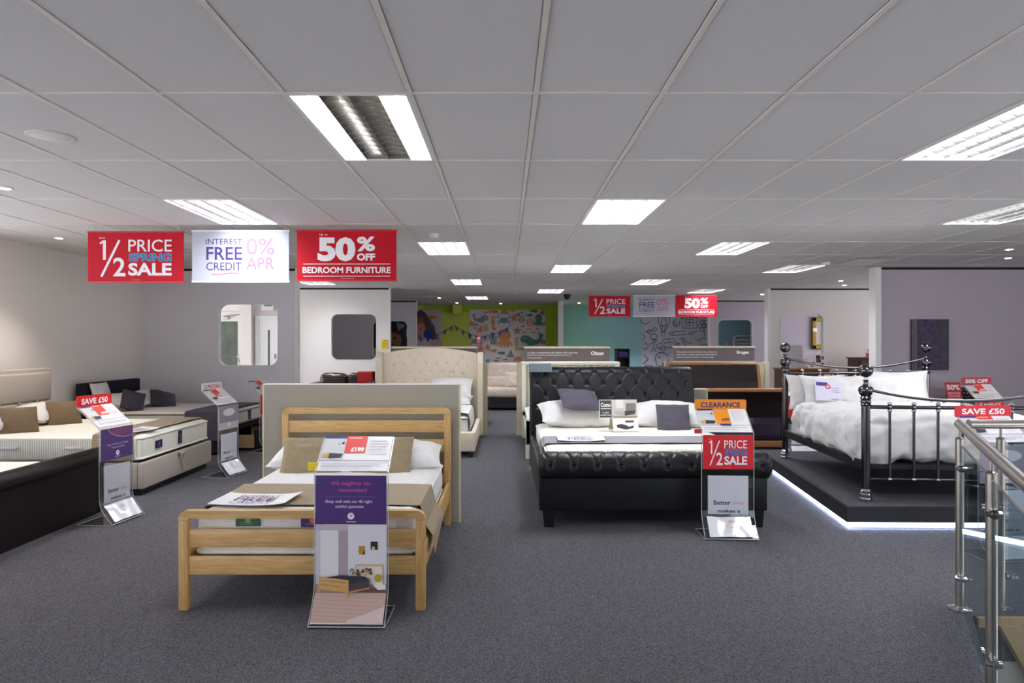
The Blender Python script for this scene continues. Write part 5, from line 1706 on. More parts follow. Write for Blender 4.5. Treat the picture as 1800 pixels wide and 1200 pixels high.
# ================================================================== GLASS BALUSTRADE
def balustrade():
    c = Vector((2.55, 3.83, 0)); e = Vector((1.36, 1.60, 0))
    t = T('glass_balustrade', 'glass balustrade with brushed steel posts and handrail at lower right', 'railing', c)
    H, ZR = 0.955, 1.04
    d = (e - c).normalized()
    nrm = Vector((-d.y, d.x, 0))
    def post(p, z0, base):
        q = MB().tube([(p.x, p.y, z0), (p.x, p.y, H)], 0.022, n=16).build('post', M['steel'], t, smooth=True)
        MB().lathe([(0.022, 0), (0.024, 0.004), (0.012, 0.012), (0.001, 0.013)], (p.x, p.y, H), 14).build('post_cap', M['steel'], q, smooth=True)
        MB().tube([(p.x, p.y, H), (p.x, p.y, ZR)], 0.007, n=8).build('rail_stem', M['steel'], q)
        if base:
            MB().lathe([(0.058, 0.001), (0.058, 0.008), (0.045, 0.014), (0.024, 0.018)], (p.x, p.y, 0), 20).build('base_flange', M['chrome'], q, smooth=True)
        return q
    def clamp(p, z, dirv, q):
        m = MB()
        a = p + dirv * 0.022
        b = p + dirv * 0.075
        m.tube([(a.x, a.y, z), (b.x, b.y, z)], 0.02, n=10)
        for sg in (-1, 1):
            for k in (0.05, 0.07):
                u = p + dirv * k
                n2 = Vector((-dirv.y, dirv.x, 0)) * sg
                m.tube([u + n2 * 0.005 + Vector((0, 0, z)), u + n2 * 0.028 + Vector((0, 0, z))], 0.011, n=8)
        m.build('glass_clamp', M['chrome'], q, smooth=True)
    def pane(a, b):
        u = (b - a).normalized()
        n2 = Vector((-u.y, u.x, 0)) * 0.005
        a2, b2 = a + u * 0.045, b - u * 0.045
        vs = [a2 - n2, b2 - n2, b2 + n2, a2 + n2]
        MB().add([(p.x, p.y, 0.03) for p in vs] + [(p.x, p.y, 0.93) for p in vs], [(3, 2, 1, 0), (4, 5, 6, 7), (0, 1, 5, 4), (1, 2, 6, 5), (2, 3, 7, 6), (3, 0, 4, 7)]).build('glass_pane', M['glass'], t)
        vs = [(p.x, p.y) for p in (a2, b2)]
        MB().tube([(a2.x, a2.y, 0.932), (b2.x, b2.y, 0.932)], 0.006, n=6).build('pane_edge', mat('glass_edge', (66, 82, 84), 0.2, kind='noise', scale=6, amt=0.1), t)
    p2 = c + d * 1.13
    p3 = e
    r1 = Vector((2.78, 3.83, 0)); r2 = Vector((4.0, 3.83, 0)); r3 = Vector((5.2, 3.83, 0))
    posts = [(c, 0.0, True), (p2, -0.16, False), (p3, 0.0, True), (r1, 0.0, True), (r2, 0.0, True), (r3, 0.0, True)]
    made = [post(*a) for a in posts]
    for (p, q, dv_) in ((c, made[0], d), (p2, made[1], d), (p2, made[1], -d), (p3, made[2], -d)):
        for z in (0.19, 0.80):
            clamp(p, z, dv_, q)
    for (p, q, sg) in ((r1, made[3], 1), (r2, made[4], -1), (r2, made[4], 1), (r3, made[5], -1)):
        for z in (0.19, 0.80):
            clamp(p, z, Vector((sg, 0, 0)), q)
    pane(c, p2); pane(p2, p3); pane(r1, r2); pane(r2, r3)
    k = c + d * -0.02
    MB().tube([(e.x + d.x * 0.4, e.y + d.y * 0.4, ZR), (k.x, k.y, ZR)], 0.0255, n=18).build('handrail', M['steel'], t, smooth=True)
    MB().tube([(c.x + 0.05, c.y, ZR), (5.6, 3.83, ZR)], 0.0255, n=18).build('handrail', M['steel'], t, smooth=True)
balustrade()

# ================================================================== BACKGROUND SEATING
def leather_sofa():
    x0, x1, y = -4.05, -2.95, 13.0
    # the sofa stands in the bay in front of the middle left partition
    a, b = at(538, 672, y), at(656, 672, y)
    t = T('leather_sofa', 'dark brown leather sofa behind the grey display board', 'sofa', ((a.x + b.x) / 2, y + 0.3, 0))
    X0, X1 = a.x, b.x
    MB().rbox(X0 + 0.08, X1 - 0.08, y - 0.1, y + 0.75, 0.08, 0.38, 0.05).build('base', M['sofa_leather'], t, smooth=True)
    for x in (X0, X1 - 0.2):
        MB().rbox(x, x + 0.2, y - 0.08, y + 0.78, 0.08, 0.72, 0.07, 4).build('arm', M['sofa_leather'], t, smooth=True)
    mid = (X0 + X1) / 2
    for x in (X0 + 0.06, X1 - 0.12):
        for yy in (y - 0.04, y + 0.66):
            MB().rbox(x, x + 0.06, yy, yy + 0.06, 0, 0.1, 0.005).build('leg', M['dark_plastic'], t)
    for a_, b_ in ((X0 + 0.1, mid), (mid, X1 - 0.15)):
        soft_block(a_ + 0.02, b_, y + 0.5, y + 0.8, 0.40, 0.885, 0.1, 0.02, a_, (14, 8, 12), 0, 9).build('back_cushion', M['sofa_leather'], t, smooth=True, weld=True)
        soft_block(a_ + 0.1, b_, y - 0.1, y + 0.5, 0.36, 0.52, 0.06, 0.015, a_ + 3, (14, 10, 6), 0, 9).build('seat_cushion', M['sofa_leather'], t, smooth=True, weld=True)
    mb = MB()
    pts = [(y + 0.46, 0.6), (y + 0.47, 0.75), (y + 0.50, 0.89), (y + 0.62, 0.905), (y + 0.82, 0.895), (y + 0.83, 0.6)]
    for s in (0, 1):
        rows = []
        for i, (yy, zz) in enumerate(pts):
            xa = at(618, 0, y).x + (0.1 if i < 1 else 0) ; xb = at(645, 0, y).x
            row = [(xa + (xb - xa) * j / 6, yy, zz + 0.012 - 0.01 * s) for j in range(7)]
            rows.append(row if s == 0 else row[::-1])
        mb.grid(rows)
    tag(mb.build('throw', M['red_fabric'], None, smooth=True), 'red throw over the back of the leather sofa', 'throw')
leather_sofa()
def pale_sofa():
    y = 15.2
    X0, X1 = at(846, 0, y).x, at(1010, 0, y).x
    t = T('sofa_bed', 'pale textured sofa bed under the sea creature mural', 'sofa', ((X0 + X1) / 2, y, 0))
    soft_block(X0, X1, y - 0.25, y + 0.55, 0.28, 0.50, 0.08, 0.012, 3, (26, 12, 6), 0, 8).build('seat', M['pink_fabric'], t, smooth=True, weld=True)
    bk = soft_block(X0, X1, -0.10, 0.12, 0.0, 0.62, 0.08, 0.012, 4, (26, 5, 12), 0, 8)
    bk.xf(Matrix.Translation(Vector((0, y + 0.50, 0.42))) @ Matrix.Rotation(R(-14), 4, 'X'))
    bk.build('backrest', M['pink_fabric'], t, smooth=True, weld=True)
    MB().box(X0 + 0.03, X1 - 0.03, y - 0.2, y + 0.5, 0.06, 0.28).build('under_frame', M['dark_plastic'], t)
    for x in (X0 + 0.1, X1 - 0.15):
        for yy in (y - 0.18, y + 0.4):
            MB().rbox(x, x + 0.05, yy, yy + 0.05, 0, 0.08, 0.005).build('leg', M['dark_plastic'], t)
pale_sofa()
pillow('cushion', 'long pale bolster cushion on the sofa bed', 'cushion', M['pink_fabric'], 0.62, 0.26, 0.16, (at(876, 0, 15.3).x, 15.42, 0.60), (70, 0, 0), 81, pinch=0.02)
pillow('cushion', 'square off-white cushion on the sofa bed', 'cushion', M['cream_fabric'], 0.36, 0.36, 0.14, (at(902, 0, 15.1).x, 15.15, 0.67), (66, 0, 0), 82, pinch=0.03)
# small teal box lying on the sofa bed back
tag(MB().rbox(-0.44, -0.36, 15.62, 15.72, 1.03, 1.12, 0.01).build('teal_box', flat((40, 120, 140))), 'small teal box on the left of the sofa bed back', 'box')
def futon():
    t = T('futon', 'patterned futon end with black leg beside the cream bed', 'futon', (-0.62, 12.6, 0))
    soft_block(-1.5, -0.33, 12.2, 13.0, 0.42, 0.62, 0.07, 0.02, 9, (14, 10, 5), 0, 9).build('mattress_pad', mat('patterned_fabric', (210, 206, 214), 0.9, kind='voronoi', scale=9, rgb2=(60, 40, 74)), t, smooth=True, weld=True)
    MB().rbox(-1.5, -0.32, 12.16, 13.04, 0.34, 0.42, 0.01).build('frame', M['dark_plastic'], t)
    for x in (-1.46, -0.38):
        for y in (12.2, 12.95):
            MB().rbox(x, x + 0.05, y, y + 0.05, 0, 0.36, 0.006).build('leg', M['dark_plastic'], t)
futon()

# ================================================================== WALL DECORATIONS AT THE BACK
def mural():
    y = YB - 0.012
    a, b = at(826, 544, YB), at(959, 0, YB)
    z0, z1 = 0.62, a.z
    t = T('sea_mural', 'mural of colourful sea creatures on the green back wall', 'mural', ((a.x + b.x) / 2, YB, z0))
    MB().box(a.x, b.x, y - 0.006, y + 0.004, z0, z1).build('panel', flat((226, 214, 226)), t)
    Hh = z1 - z0
    P = Print((a.x, y - 0.006, z0), (b.x - a.x, 0, 0), (0, 0, Hh))
    box = (134, 122, 797, 122 + 663 * Hh / (b.x - a.x))
    W_ = 663.0
    U = lambda x, yy: ((x - box[0]) / W_, (box[3] - yy) / (box[3] - box[1]))
    def fish(x, yy, w_, c, flip=1):
        u, v = U(x, yy); r = w_ / W_ / 2
        P.ell(u, v, r * 0.75, r * 0.34 * P.asp, c)
        P.poly([(u - flip * r * 0.6, v), (u - flip * r * 1.1, v + r * 0.38 * P.asp), (u - flip * r * 1.1, v - r * 0.38 * P.asp)], c)
    def star(x, yy, rr, c, n=5, k=0.42, rot=90):
        u, v = U(x, yy); r = rr / W_
        P.poly([(u + (r if i % 2 == 0 else r * k) * math.cos(R(rot + 180 * i / n)), v + (r if i % 2 == 0 else r * k) * math.sin(R(rot + 180 * i / n)) * P.asp) for i in range(2 * n)], c)
    def whale(x, yy, w_, c, flip=1):
        u, v = U(x, yy); r = w_ / W_
        f = lambda q: [(u + flip * p[0] * r, v + p[1] * r * P.asp) for p in q]
        P.poly(f([(-0.5, 0.0), (-0.48, 0.12), (-0.35, 0.2), (-0.15, 0.18), (0.0, 0.06), (0.14, 0.0), (0.26, 0.06), (0.3, 0.2), (0.22, 0.36), (0.36, 0.26), (0.5, 0.22), (0.4, 0.12), (0.38, -0.02), (0.3, -0.14), (0.1, -0.22), (-0.2, -0.24), (-0.42, -0.16)]), c)
        P.poly(f([(-0.48, -0.06), (-0.3, -0.12), (-0.15, -0.22), (-0.4, -0.17)]), (196, 200, 204))
        P.ell(u - flip * 0.32 * r, v + 0.07 * r * P.asp, 0.02 * r + .003, None, (240, 240, 240))
    def octo(x, yy, w_, h_, c):
        u, v = U(x, yy); rx, ry = w_ / W_ / 2, h_ / W_ * P.asp / 2
        P.ell(u, v + ry * 0.35, rx * 0.85, ry * 0.62, c)
        P.poly([(u - rx * 0.5, v + ry * 0.1), (u + rx * 0.5, v + ry * 0.1), (u + rx * 0.75, v - ry * 0.7), (u + rx * 0.4, v - ry), (u + rx * 0.2, v - ry * 0.6), (u, v - ry), (u - rx * 0.2, v - ry * 0.6), (u - rx * 0.4, v - ry), (u - rx * 0.75, v - ry * 0.7)], c)
        for s in (-1, 1):
            P.stroke([(u + s * rx * 0.4, v - ry * 0.2), (u + s * rx * 0.9, v - ry * 0.5), (u + s * rx, v - ry * 0.8)], rx * 0.25, c)
            P.ell(u + s * rx * 0.3, v + ry * 0.4, rx * 0.1, None, (240, 226, 220))
    def seahorse(x, yy, h_, c):
        u, v = U(x, yy); r = h_ / W_
        f = lambda q: [(u + p[0] * r, v + p[1] * r * P.asp) for p in q]
        P.stroke(f([(0.16, 0.34), (0.02, 0.40), (-0.06, 0.30), (-0.02, 0.1), (0.04, -0.1), (0.0, -0.3), (0.08, -0.42), (0.16, -0.36), (0.12, -0.3)]), r * 0.13, c)
        P.ell(u, v + 0.06 * r * P.asp, r * 0.13, r * 0.2 * P.asp, c)
    def crab(x, yy, w_, c):
        u, v = U(x, yy); r = w_ / W_ / 2
        P.ell(u, v, r * 0.6, r * 0.42 * P.asp, c)
        for s in (-1, 1):
            for k in range(3):
                P.stroke([(u + s * r * 0.4, v - r * 0.1 * k * P.asp), (u + s * r * 0.85, v - r * (0.1 + 0.2 * k) * P.asp), (u + s * r * 0.8, v - r * (0.4 + .2 * k) * P.asp)], r * 0.1, c)
            P.stroke([(u + s * r * 0.45, v + r * 0.2 * P.asp), (u + s * r * 0.9, v + r * 0.4 * P.asp), (u + s * r * 0.8, v + r * 0.85 * P.asp)], r * 0.16, c)
    def shell(x, yy, rr, c):
        u, v = U(x, yy); r = rr / W_
        P.ell(u, v, r, None, c)
        for k in range(-2, 3):
            P.stroke([(u, v - r * 0.9 * P.asp), (u + k * r * 0.35, v + r * 0.8 * P.asp)], r * 0.06, (226, 214, 226))
    SLATE, OR, TE, OL, SA, GB = (128, 132, 148), (214, 138, 88), (58, 122, 114), (150, 150, 58), (212, 120, 96), (110, 140, 150)
    whale(222, 200, 150, SLATE, -1); seahorse(336, 240, 140, OR); crab(432, 215, 120, GB); star(520, 195, 42, SA); fish(660, 172, 66, TE)
    shell(585, 210, 30, OL); shell(660, 235, 36, (206, 148, 122)); octo(735, 215, 72, 110, TE); octo(437, 375, 130, 170, OR); seahorse(540, 420, 130, (206, 160, 88))
    whale(680, 388, 210, TE, 1); star(548, 308, 44, (176, 138, 70)); octo(275, 280, 44, 70, (214, 170, 110)); star(150, 245, 34, SA); fish(190, 255, 46, TE); fish(184, 284, 36, TE)
    P.poly([U(190, 318), U(245, 318), U(240, 250)], SA); fish(278, 147, 44, OR)
    for i in range(5):
        P.stroke([U(305 + i * 18, 350), U(322 + i * 9, 425)], 0.014, GB)
    fish(350, 478, 62, OL); fish(418, 500, 66, TE); P.poly([U(455, 535), U(515, 535), U(497, 470)], GB); crab(555, 550, 90, OR); star(290, 450, 32, SA); fish(595, 465, 52, OL)
    star(770, 150, 34, (176, 128, 70)); star(785, 245, 26, SA); shell(775, 405, 22, (176, 100, 70)); octo(437, 140, 70, 50, (190, 150, 60))
    fish(350, 140, 90, OR); fish(515, 130, 60, OR); fish(590, 148, 44, SA); fish(700, 135, 70, TE); fish(560, 168, 50, TE)
    for x, yy, c in ((655, 292, OR), (722, 290, SA), (612, 322, SA), (685, 322, OL), (600, 268, GB), (450, 558, TE), (362, 568, TE), (415, 592, OR), (475, 587, OL), (360, 610, TE), (380, 545, SA), (330, 330, TE)):
        fish(x, yy, 42, c, random.choice((-1, 1)))
    fish(490, 625, 70, TE); crab(190, 400, 110, (150, 140, 60)); octo(230, 480, 60, 70, SA); whale(560, 700, 200, SLATE, 1); octo(330, 720, 130, 150, TE); fish(230, 640, 80, OR); shell(700, 640, 40, OL); star(720, 540, 44, SA)
    P.build('sea_creatures', t)
mural()
def doodle():
    a, b = at(1128, 546, YB), at(1247, 0, YB)
    y = YB - 0.004
    z0, z1 = 0.6, 2.5
    t = T('doodle_mural', 'white mural of blue line doodles on the teal wall', 'mural', ((a.x + b.x) / 2, YB, z0))
    MB().box(a.x, b.x, y - 0.01, y, z0, z1).build('panel', flat((208, 204, 220)), t)
    P = Print((a.x, y - 0.01, z0), (b.x - a.x, 0, 0), (0, 0, z1 - z0))
    C = (78, 94, 124)
    zt = 1.5 - (555.5 - 601) * YB / F       # height of crop row 285
    sc = (b.x - a.x) / 435.0
    def U(x, yy):
        return ((x - 858) / 435.0, (zt - (yy - 285) * sc - z0) / (z1 - z0))
    def S(pts, w_=0.011, closed=False):
        P.stroke([U(*p) for p in pts], w_, C, closed)
    def O(x, yy, r, a0=0, a1=360):
        P.stroke([U(x + r * math.cos(R(a0 + (a1 - a0) * i / 20)), yy - r * math.sin(R(a0 + (a1 - a0) * i / 20))) for i in range(21)], 0.011, C)
    O(1000, 312, 38); S([(970, 335), (985, 385), (1005, 385), (1030, 335)]); S([(982, 388), (1008, 388), (1005, 412), (985, 412)], closed=True); S([(1000, 275), (985, 312), (992, 385)]); S([(1000, 275), (1015, 312), (1004, 385)])
    S([(1115, 300), (1210, 290), (1208, 362), (1118, 362)], closed=True); S([(1138, 308), (1188, 305), (1188, 345), (1138, 345)], closed=True); S([(1163, 306), (1163, 345)]); S([(1138, 326), (1188, 326)]); S([(1105, 300), (1160, 262), (1220, 292)])
    for k in range(6):
        O(1257 + 26 * math.cos(k * PI / 3), 348 + 26 * math.sin(k * PI / 3), 13)
    O(1257, 348, 10); S([(1257, 375), (1262, 420)])
    S([(1030, 398), (1055, 386), (1140, 380), (1145, 402), (1058, 408)], closed=True); S([(1055, 386), (1058, 408)])
    S([(1155, 395), (1215, 380), (1175, 405), (1155, 395)])
    O(935, 418, 20); S([(935, 438), (935, 490), (915, 515)]); S([(935, 490), (950, 515)]); S([(905, 470), (935, 452), (962, 440)]); O(935, 424, 10, 200, 340)
    S([(955, 490), (955, 465), (985, 460), (1000, 432), (1060, 428), (1075, 455), (1100, 462), (1105, 485), (955, 490)]); O(993, 490, 16); O(1080, 478, 14); S([(1000, 458), (1060, 452)]); S([(1030, 432), (1032, 455)])
    O(1180, 430, 60, 170, 300); O(1165, 418, 40, 190, 290)
    O(1080, 330, 22, 90, 400); O(1075, 330, 10, 90, 400); O(880, 305, 30, 180, 330); O(905, 385, 12); O(940, 370, 12); S([(870, 385), (900, 385), (935, 372)])
    S([(862, 400), (880, 420), (862, 440)]); S([(1200, 430), (1210, 440), (1222, 428)]); S([(1095, 425), (1105, 435), (1115, 422)])
    O(985, 560, 42, 20, 200); S([(945, 560), (955, 600), (1010, 610), (1030, 560)]); O(970, 550, 4); S([(870, 470), (885, 455), (900, 480), (880, 500), (862, 490)])
    O(1255, 455, 30, 30, 180); S([(1230, 470), (1280, 470)]); S([(868, 530), (900, 560), (865, 590)])
    O(900, 640, 40); O(1000, 680, 30); S([(1060, 620), (1140, 600), (1180, 660), (1080, 690)], closed=True); O(1230, 640, 36); S([(880, 720), (960, 740), (1040, 725), (1100, 750)])
    P.build('line_drawing', t)
doodle()
def poster(label, x0, x1, z0, z1, y, draw):
    t = T('photo_poster', label, 'poster', ((x0 + x1) / 2, y, z0))
    MB().box(x0, x1, y - 0.02, y - 0.004, z0, z1).build('panel', flat((200, 184, 202)), t)
    P = Print((x0, y - 0.02, z0), (x1 - x0, 0, 0), (0, 0, z1 - z0))
    draw(P)
    P.build('print', t)
def child_a(P):
    P.rect(0, 0, 1, 0.3, (214, 196, 214))
    P.poly([(0.0, 0.92), (0.2, 1.0), (0.38, 0.92), (0.62, 0.62), (0.8, 0.4), (0.95, 0.2), (0.5, 0.22), (0.3, 0.4), (0.0, 0.5)], (92, 62, 74))
    P.poly([(0.38, 0.9), (0.5, 0.84), (0.8, 0.5), (0.72, 0.46)], (106, 104, 118))
    P.ell(0.16, 0.5, 0.22, 0.28, (206, 150, 134)); P.poly([(0.0, 0.76), (0.3, 0.82), (0.36, 0.55), (0.28, 0.66), (0.05, 0.62), (0.0, 0.55)], (150, 98, 70))
    P.ell(0.2, 0.5, 0.035, 0.02, (50, 38, 44)); P.stroke([(0.02, 0.32), (0.1, 0.30), (0.16, 0.33)], 0.025, (170, 70, 80))
    P.ell(0.48, 0.35, 0.17, 0.15, (24, 74, 146)); P.poly([(0.45, 0.42), (0.66, 0.32), (0.52, 0.12)], (24, 60, 190))
    P.ell(0.66, 0.8, 0.17, 0.05, (206, 134, 60)); P.poly([(0.82, 0.8), (0.9, 0.84), (0.9, 0.76)], (206, 134, 60))
    P.ell(0.4, 0.16, 0.28, 0.12, (222, 206, 224)); P.ell(0.82, 0.12, 0.24, 0.12, (206, 168, 182))
def child_b(P):
    P.rect(0, 0, 1, 1, (44, 42, 52))
    P.ell(0.45, 0.45, 0.3, 0.3, (170, 110, 92)); P.poly([(0.1, 0.5), (0.2, 0.85), (0.6, 0.9), (0.85, 0.6), (0.8, 0.3), (0.7, 0.6), (0.45, 0.68), (0.2, 0.6)], (56, 30, 30))
    P.ell(0.36, 0.5, 0.04, 0.025, (36, 26, 28)); P.ell(0.56, 0.5, 0.04, 0.025, (36, 26, 28)); P.stroke([(0.34, 0.34), (0.45, 0.30), (0.56, 0.34)], 0.03, (150, 60, 60))
    P.rect(0, 0, 1, 0.22, (206, 196, 204)); P.poly([(0.6, 0.95), (0.85, 0.86), (0.66, 0.7)], (110, 150, 170)); P.poly([(0.86, 0.78), (1.0, 0.62), (0.84, 0.52)], (120, 160, 178))
a, b = at(731, 544, YB), at(775, 0, YB)
poster('photo poster of a child with a blue balloon on green wall', a.x, b.x, 1.30, a.z, YB, child_a)
poster('dark photo poster of a smiling child behind the far left opening', at(655, 0, YB).x, at(724, 0, YB).x, 1.05, 2.2, YB, child_b)
def bunting():
    y = YB - 0.06
    pts = [(735, 592), (745, 594), (760, 592), (775, 584), (788, 577), (798, 571), (808, 577), (820, 584), (832, 589), (845, 591), (860, 589), (872, 586), (885, 580), (897, 573), (904, 567)]
    pts3 = [at(px, py, y) for px, py in pts]
    for p in pts3:
        p.y = y
    t = T('bunting', 'string of blue and purple triangular flags before the back wall', 'bunting', (pts3[7].x, y, pts3[7].z))
    MB().tube(pts3, 0.006, n=5).build('cord', flat((50, 90, 120)), t)
    cols = [(36, 120, 170), (30, 70, 180), (120, 110, 170), (100, 110, 170), (70, 120, 140), (120, 100, 150), (30, 110, 130), (20, 60, 140), (80, 130, 180), (90, 130, 180), (70, 110, 160), (120, 110, 160)]
    for i in range(len(pts3) - 2):
        p, q = pts3[i], pts3[i + 1]
        m_ = (p + q) / 2
        hw = 0.075
        u = (q - p).normalized() * hw
        tip = m_ + Vector((0, 0, -0.17)) + Vector((u.z, 0, 0)) * 0.4
        f = [m_ - u, m_ + u, tip]
        MB().add([tuple(v) for v in f] + [(v.x, v.y + 0.004, v.z) for v in f], [(0, 2, 1), (3, 4, 5), (0, 1, 4, 3), (1, 2, 5, 4), (2, 0, 3, 5)]).build('flag', flat(cols[i % len(cols)]), t)
bunting()
# small toy figures on the header shelf by the mural
def doll():
    c = at(841, 600, 11.05)
    t = T('toy_doll', 'small red and pink doll on the header shelf by the mural', 'toy', (c.x, 11.05, 1.44))
    for r, z, col in ((0.035, 1.50, (196, 70, 96)), (0.03, 1.56, (226, 150, 170)), (0.028, 1.615, (170, 60, 40))):
        MB().lathe([(0.001, -r)] + [(r * math.sin(R(k)), -r * math.cos(R(k))) for k in range(20, 180, 20)] + [(0.001, r)], (c.x, 11.05, z), 12).build('doll_body' if z < 1.6 else 'doll_hair', flat(col), t, smooth=True)
doll()
def notice():
    a, b = at(671, 597, 14.9), at(682, 613, 14.9)
    t = T('yellow_notice', 'yellow notice card on the left middle partition', 'notice', ((a.x + b.x) / 2, 14.88, b.z))
    MB().box(a.x, b.x, 14.875, 14.885, b.z, a.z).build('card', flat((244, 212, 20)), t)
    P = Print((a.x, 14.875, b.z), (b.x - a.x, 0, 0), (0, 0, a.z - b.z))
    P.rect(0.35, 0.88, 0.8, 0.97, (30, 26, 24)); P.lines(0.12, 0.15, 0.9, 0.78, 5, (190, 150, 10))
    P.build('print', t)
notice()
def damask():
    a, b = at(1600, 561, 10.8), at(1665, 650, 10.8)
    t = T('wall_picture', 'dark purple damask picture on the mauve partition', 'picture', ((a.x + b.x) / 2, 10.78, b.z))
    MB().rbox(a.x, b.x, 10.755, 10.795, b.z, a.z, 0.004, 1).build('canvas', M['purple_pic'], t)
    P = Print((a.x, 10.755, b.z), (b.x - a.x, 0, 0), (0, 0, a.z - b.z))
    P.rect(0.0, 0.0, 0.05, 1, (84, 76, 84)); P.rect(0.07, 0.0, 0.13, 1, (96, 84, 92))
    P.poly([(0.72, 0.98), (0.98, 0.98), (0.99, 0.3), (0.93, 0.26), (0.84, 0.45), (0.78, 0.62), (0.70, 0.78)], (22, 18, 22))
    for k in range(5):
        P.stroke([(0.97, 0.92 - 0.1 * k), (0.80, 0.62 - 0.04 * k)], 0.008, (70, 56, 70))
    P.build('print', t)
damask()

# ================================================================== CABINETS AND SMALL THINGS ON THE RIGHT
def chest(label, x0, x1, y0, y1, h, rows, cols=1, name='chest_of_drawers', m=M['wood_dark']):
    t = T(name, label, 'cabinet', ((x0 + x1) / 2, (y0 + y1) / 2, 0))
    MB().box(x0, x1, y0, y1, 0.06, h - 0.03).build('carcass', m, t)
    MB().rbox(x0 - 0.03, x1 + 0.03, y0 - 0.03, y1 + 0.01, h - 0.03, h, 0.008).build('top', M['wood_brown'] if name == 'sideboard' else m, t)
    MB().box(x0 + 0.02, x1 - 0.02, y0 + 0.02, y1 - 0.02, 0, 0.06).build('plinth', M['dark_plastic'], t)
    for r_ in range(rows):
        for c_ in range(cols):
            a = x0 + 0.03 + (x1 - x0 - 0.06) * c_ / cols + 0.006
            b = x0 + 0.03 + (x1 - x0 - 0.06) * (c_ + 1) / cols - 0.006
            z0 = 0.08 + (h - 0.14) * r_ / rows + 0.006
            z1 = 0.08 + (h - 0.14) * (r_ + 1) / rows - 0.006
            d = MB().rbox(a, b, y0 - 0.018, y0, z0, z1, 0.006, 2).build('drawer', m, t)
            for fx in ((0.25, 0.75) if (b - a) > 0.5 else (0.5,)):
                cx = a + (b - a) * fx
                MB().tube([(cx, y0 - 0.015, (z0 + z1) / 2), (cx, y0 - 0.045, (z0 + z1) / 2)], 0.016, n=8).build('knob', M['gold'], d)
    return t
sb = at(1378, 647, 12.6)
chest('brown wooden sideboard behind the metal bed headboard', sb.x, at(1458, 0, 12.6).x, 12.6, 13.05, sb.z, 4, 2, 'sideboard', M['wood_dark'])
ch = at(1509, 628, 14.2)
chest('tall brown chest of drawers beside the white partition edge', ch.x, ch.x + 0.95, 14.2, 14.65, ch.z, 5)
dr = at(1640, 703, 10.25)
chest('low dark dresser against the mauve partition', dr.x, at(1748, 0, 10.25).x, 10.25, 10.72, dr.z, 3, 2)
def sign_block(label, px0, py0, px1, py1, Y, bg, items, name='sale_sign', tilt=0.06):
    a, b = at(px0, py0, Y), at(px1, py1, Y)
    t = T(name, label, 'sign', ((a.x + b.x) / 2, Y, b.z))
    U = Vector((b.x - a.x, 0, 0)); V = Vector((0, tilt, a.z - b.z)); o = Vector((a.x, Y, b.z))
    n = U.cross(V).normalized() * 0.004
    cs = [o, o + U, o + U + V, o + V]
    MB().add([tuple(p) for p in cs] + [tuple(p - n) for p in cs], [(0, 1, 2, 3), (7, 6, 5, 4), (0, 4, 5, 1), (1, 5, 6, 2), (2, 6, 7, 3), (3, 7, 4, 0)]).build('panel', flat(bg), t)
    P = Print(o, U, V)
    items(P)
    P.build('lettering', t)
    m2 = MB()
    m2.add([tuple(o + V + U * 0.3), tuple(o + V + U * 0.7), tuple(o + U * 0.7 + Vector((0, tilt + 0.12, 0))), tuple(o + U * 0.3 + Vector((0, tilt + 0.12, 0)))] + [tuple(p + Vector((0, 0.004, 0))) for p in (o + V + U * 0.3, o + V + U * 0.7, o + U * 0.7 + Vector((0, tilt + 0.12, 0)), o + U * 0.3 + Vector((0, tilt + 0.12, 0)))],
           [(0, 1, 2, 3), (7, 6, 5, 4), (0, 4, 5, 1), (1, 5, 6, 2), (2, 6, 7, 3), (3, 7, 4, 0)])
    m2.build('strut', M['paper'], t)
    return t
def s50(P):
    P.text('50%', 0.08, 0.55, 0.92, 0.86, WHT, 2.0); P.text('BEDROOM', 0.12, 0.3, 0.88, 0.42, (236, 180, 186), 0.8); P.text('FURNITURE', 0.12, 0.14, 0.88, 0.26, (236, 180, 186), 0.8)
    P.rect(0, 0, 1, 0.06, (226, 220, 224))
sign_block('red 50% bedroom furniture sign standing on the dark dresser', 1665, 672, 1692, 702, 10.35, (190, 24, 44), s50)
sign_block('small red and white sign on the tall brown chest', 1524, 612, 1537, 628, 14.3, (206, 40, 60), lambda P: (P.rect(0, 0.5, 1, 1, (226, 220, 224)), P.text('50', 0.2, 0.58, 0.8, 0.9, (90, 80, 90), 1)))
sign_block('white framed photo card standing on the brown sideboard', 1421, 622, 1455, 647, 12.75, (226, 220, 220), lambda P: (P.rect(0.45, 0.4, 0.68, 0.9, (50, 44, 48)), P.ell(0.56, 0.6, 0.06, None, (150, 100, 90)), P.ell(0.3, 0.35, 0.07, None, (70, 66, 70)), P.ell(0.75, 0.3, 0.07, None, (60, 56, 60)), P.rect(0.1, 0.1, 0.3, 0.16, (90, 90, 90)), P.rect(0.72, 0.6, 0.86, 0.85, (110, 106, 108))), 'photo_card')
sign_block('plain white card at the left end of the brown sideboard', 1375, 605, 1413, 647, 12.85, (200, 194, 196), lambda P: P.rect(0.04, 0.03, 0.97, 0.96, (172, 164, 166)), 'white_card')
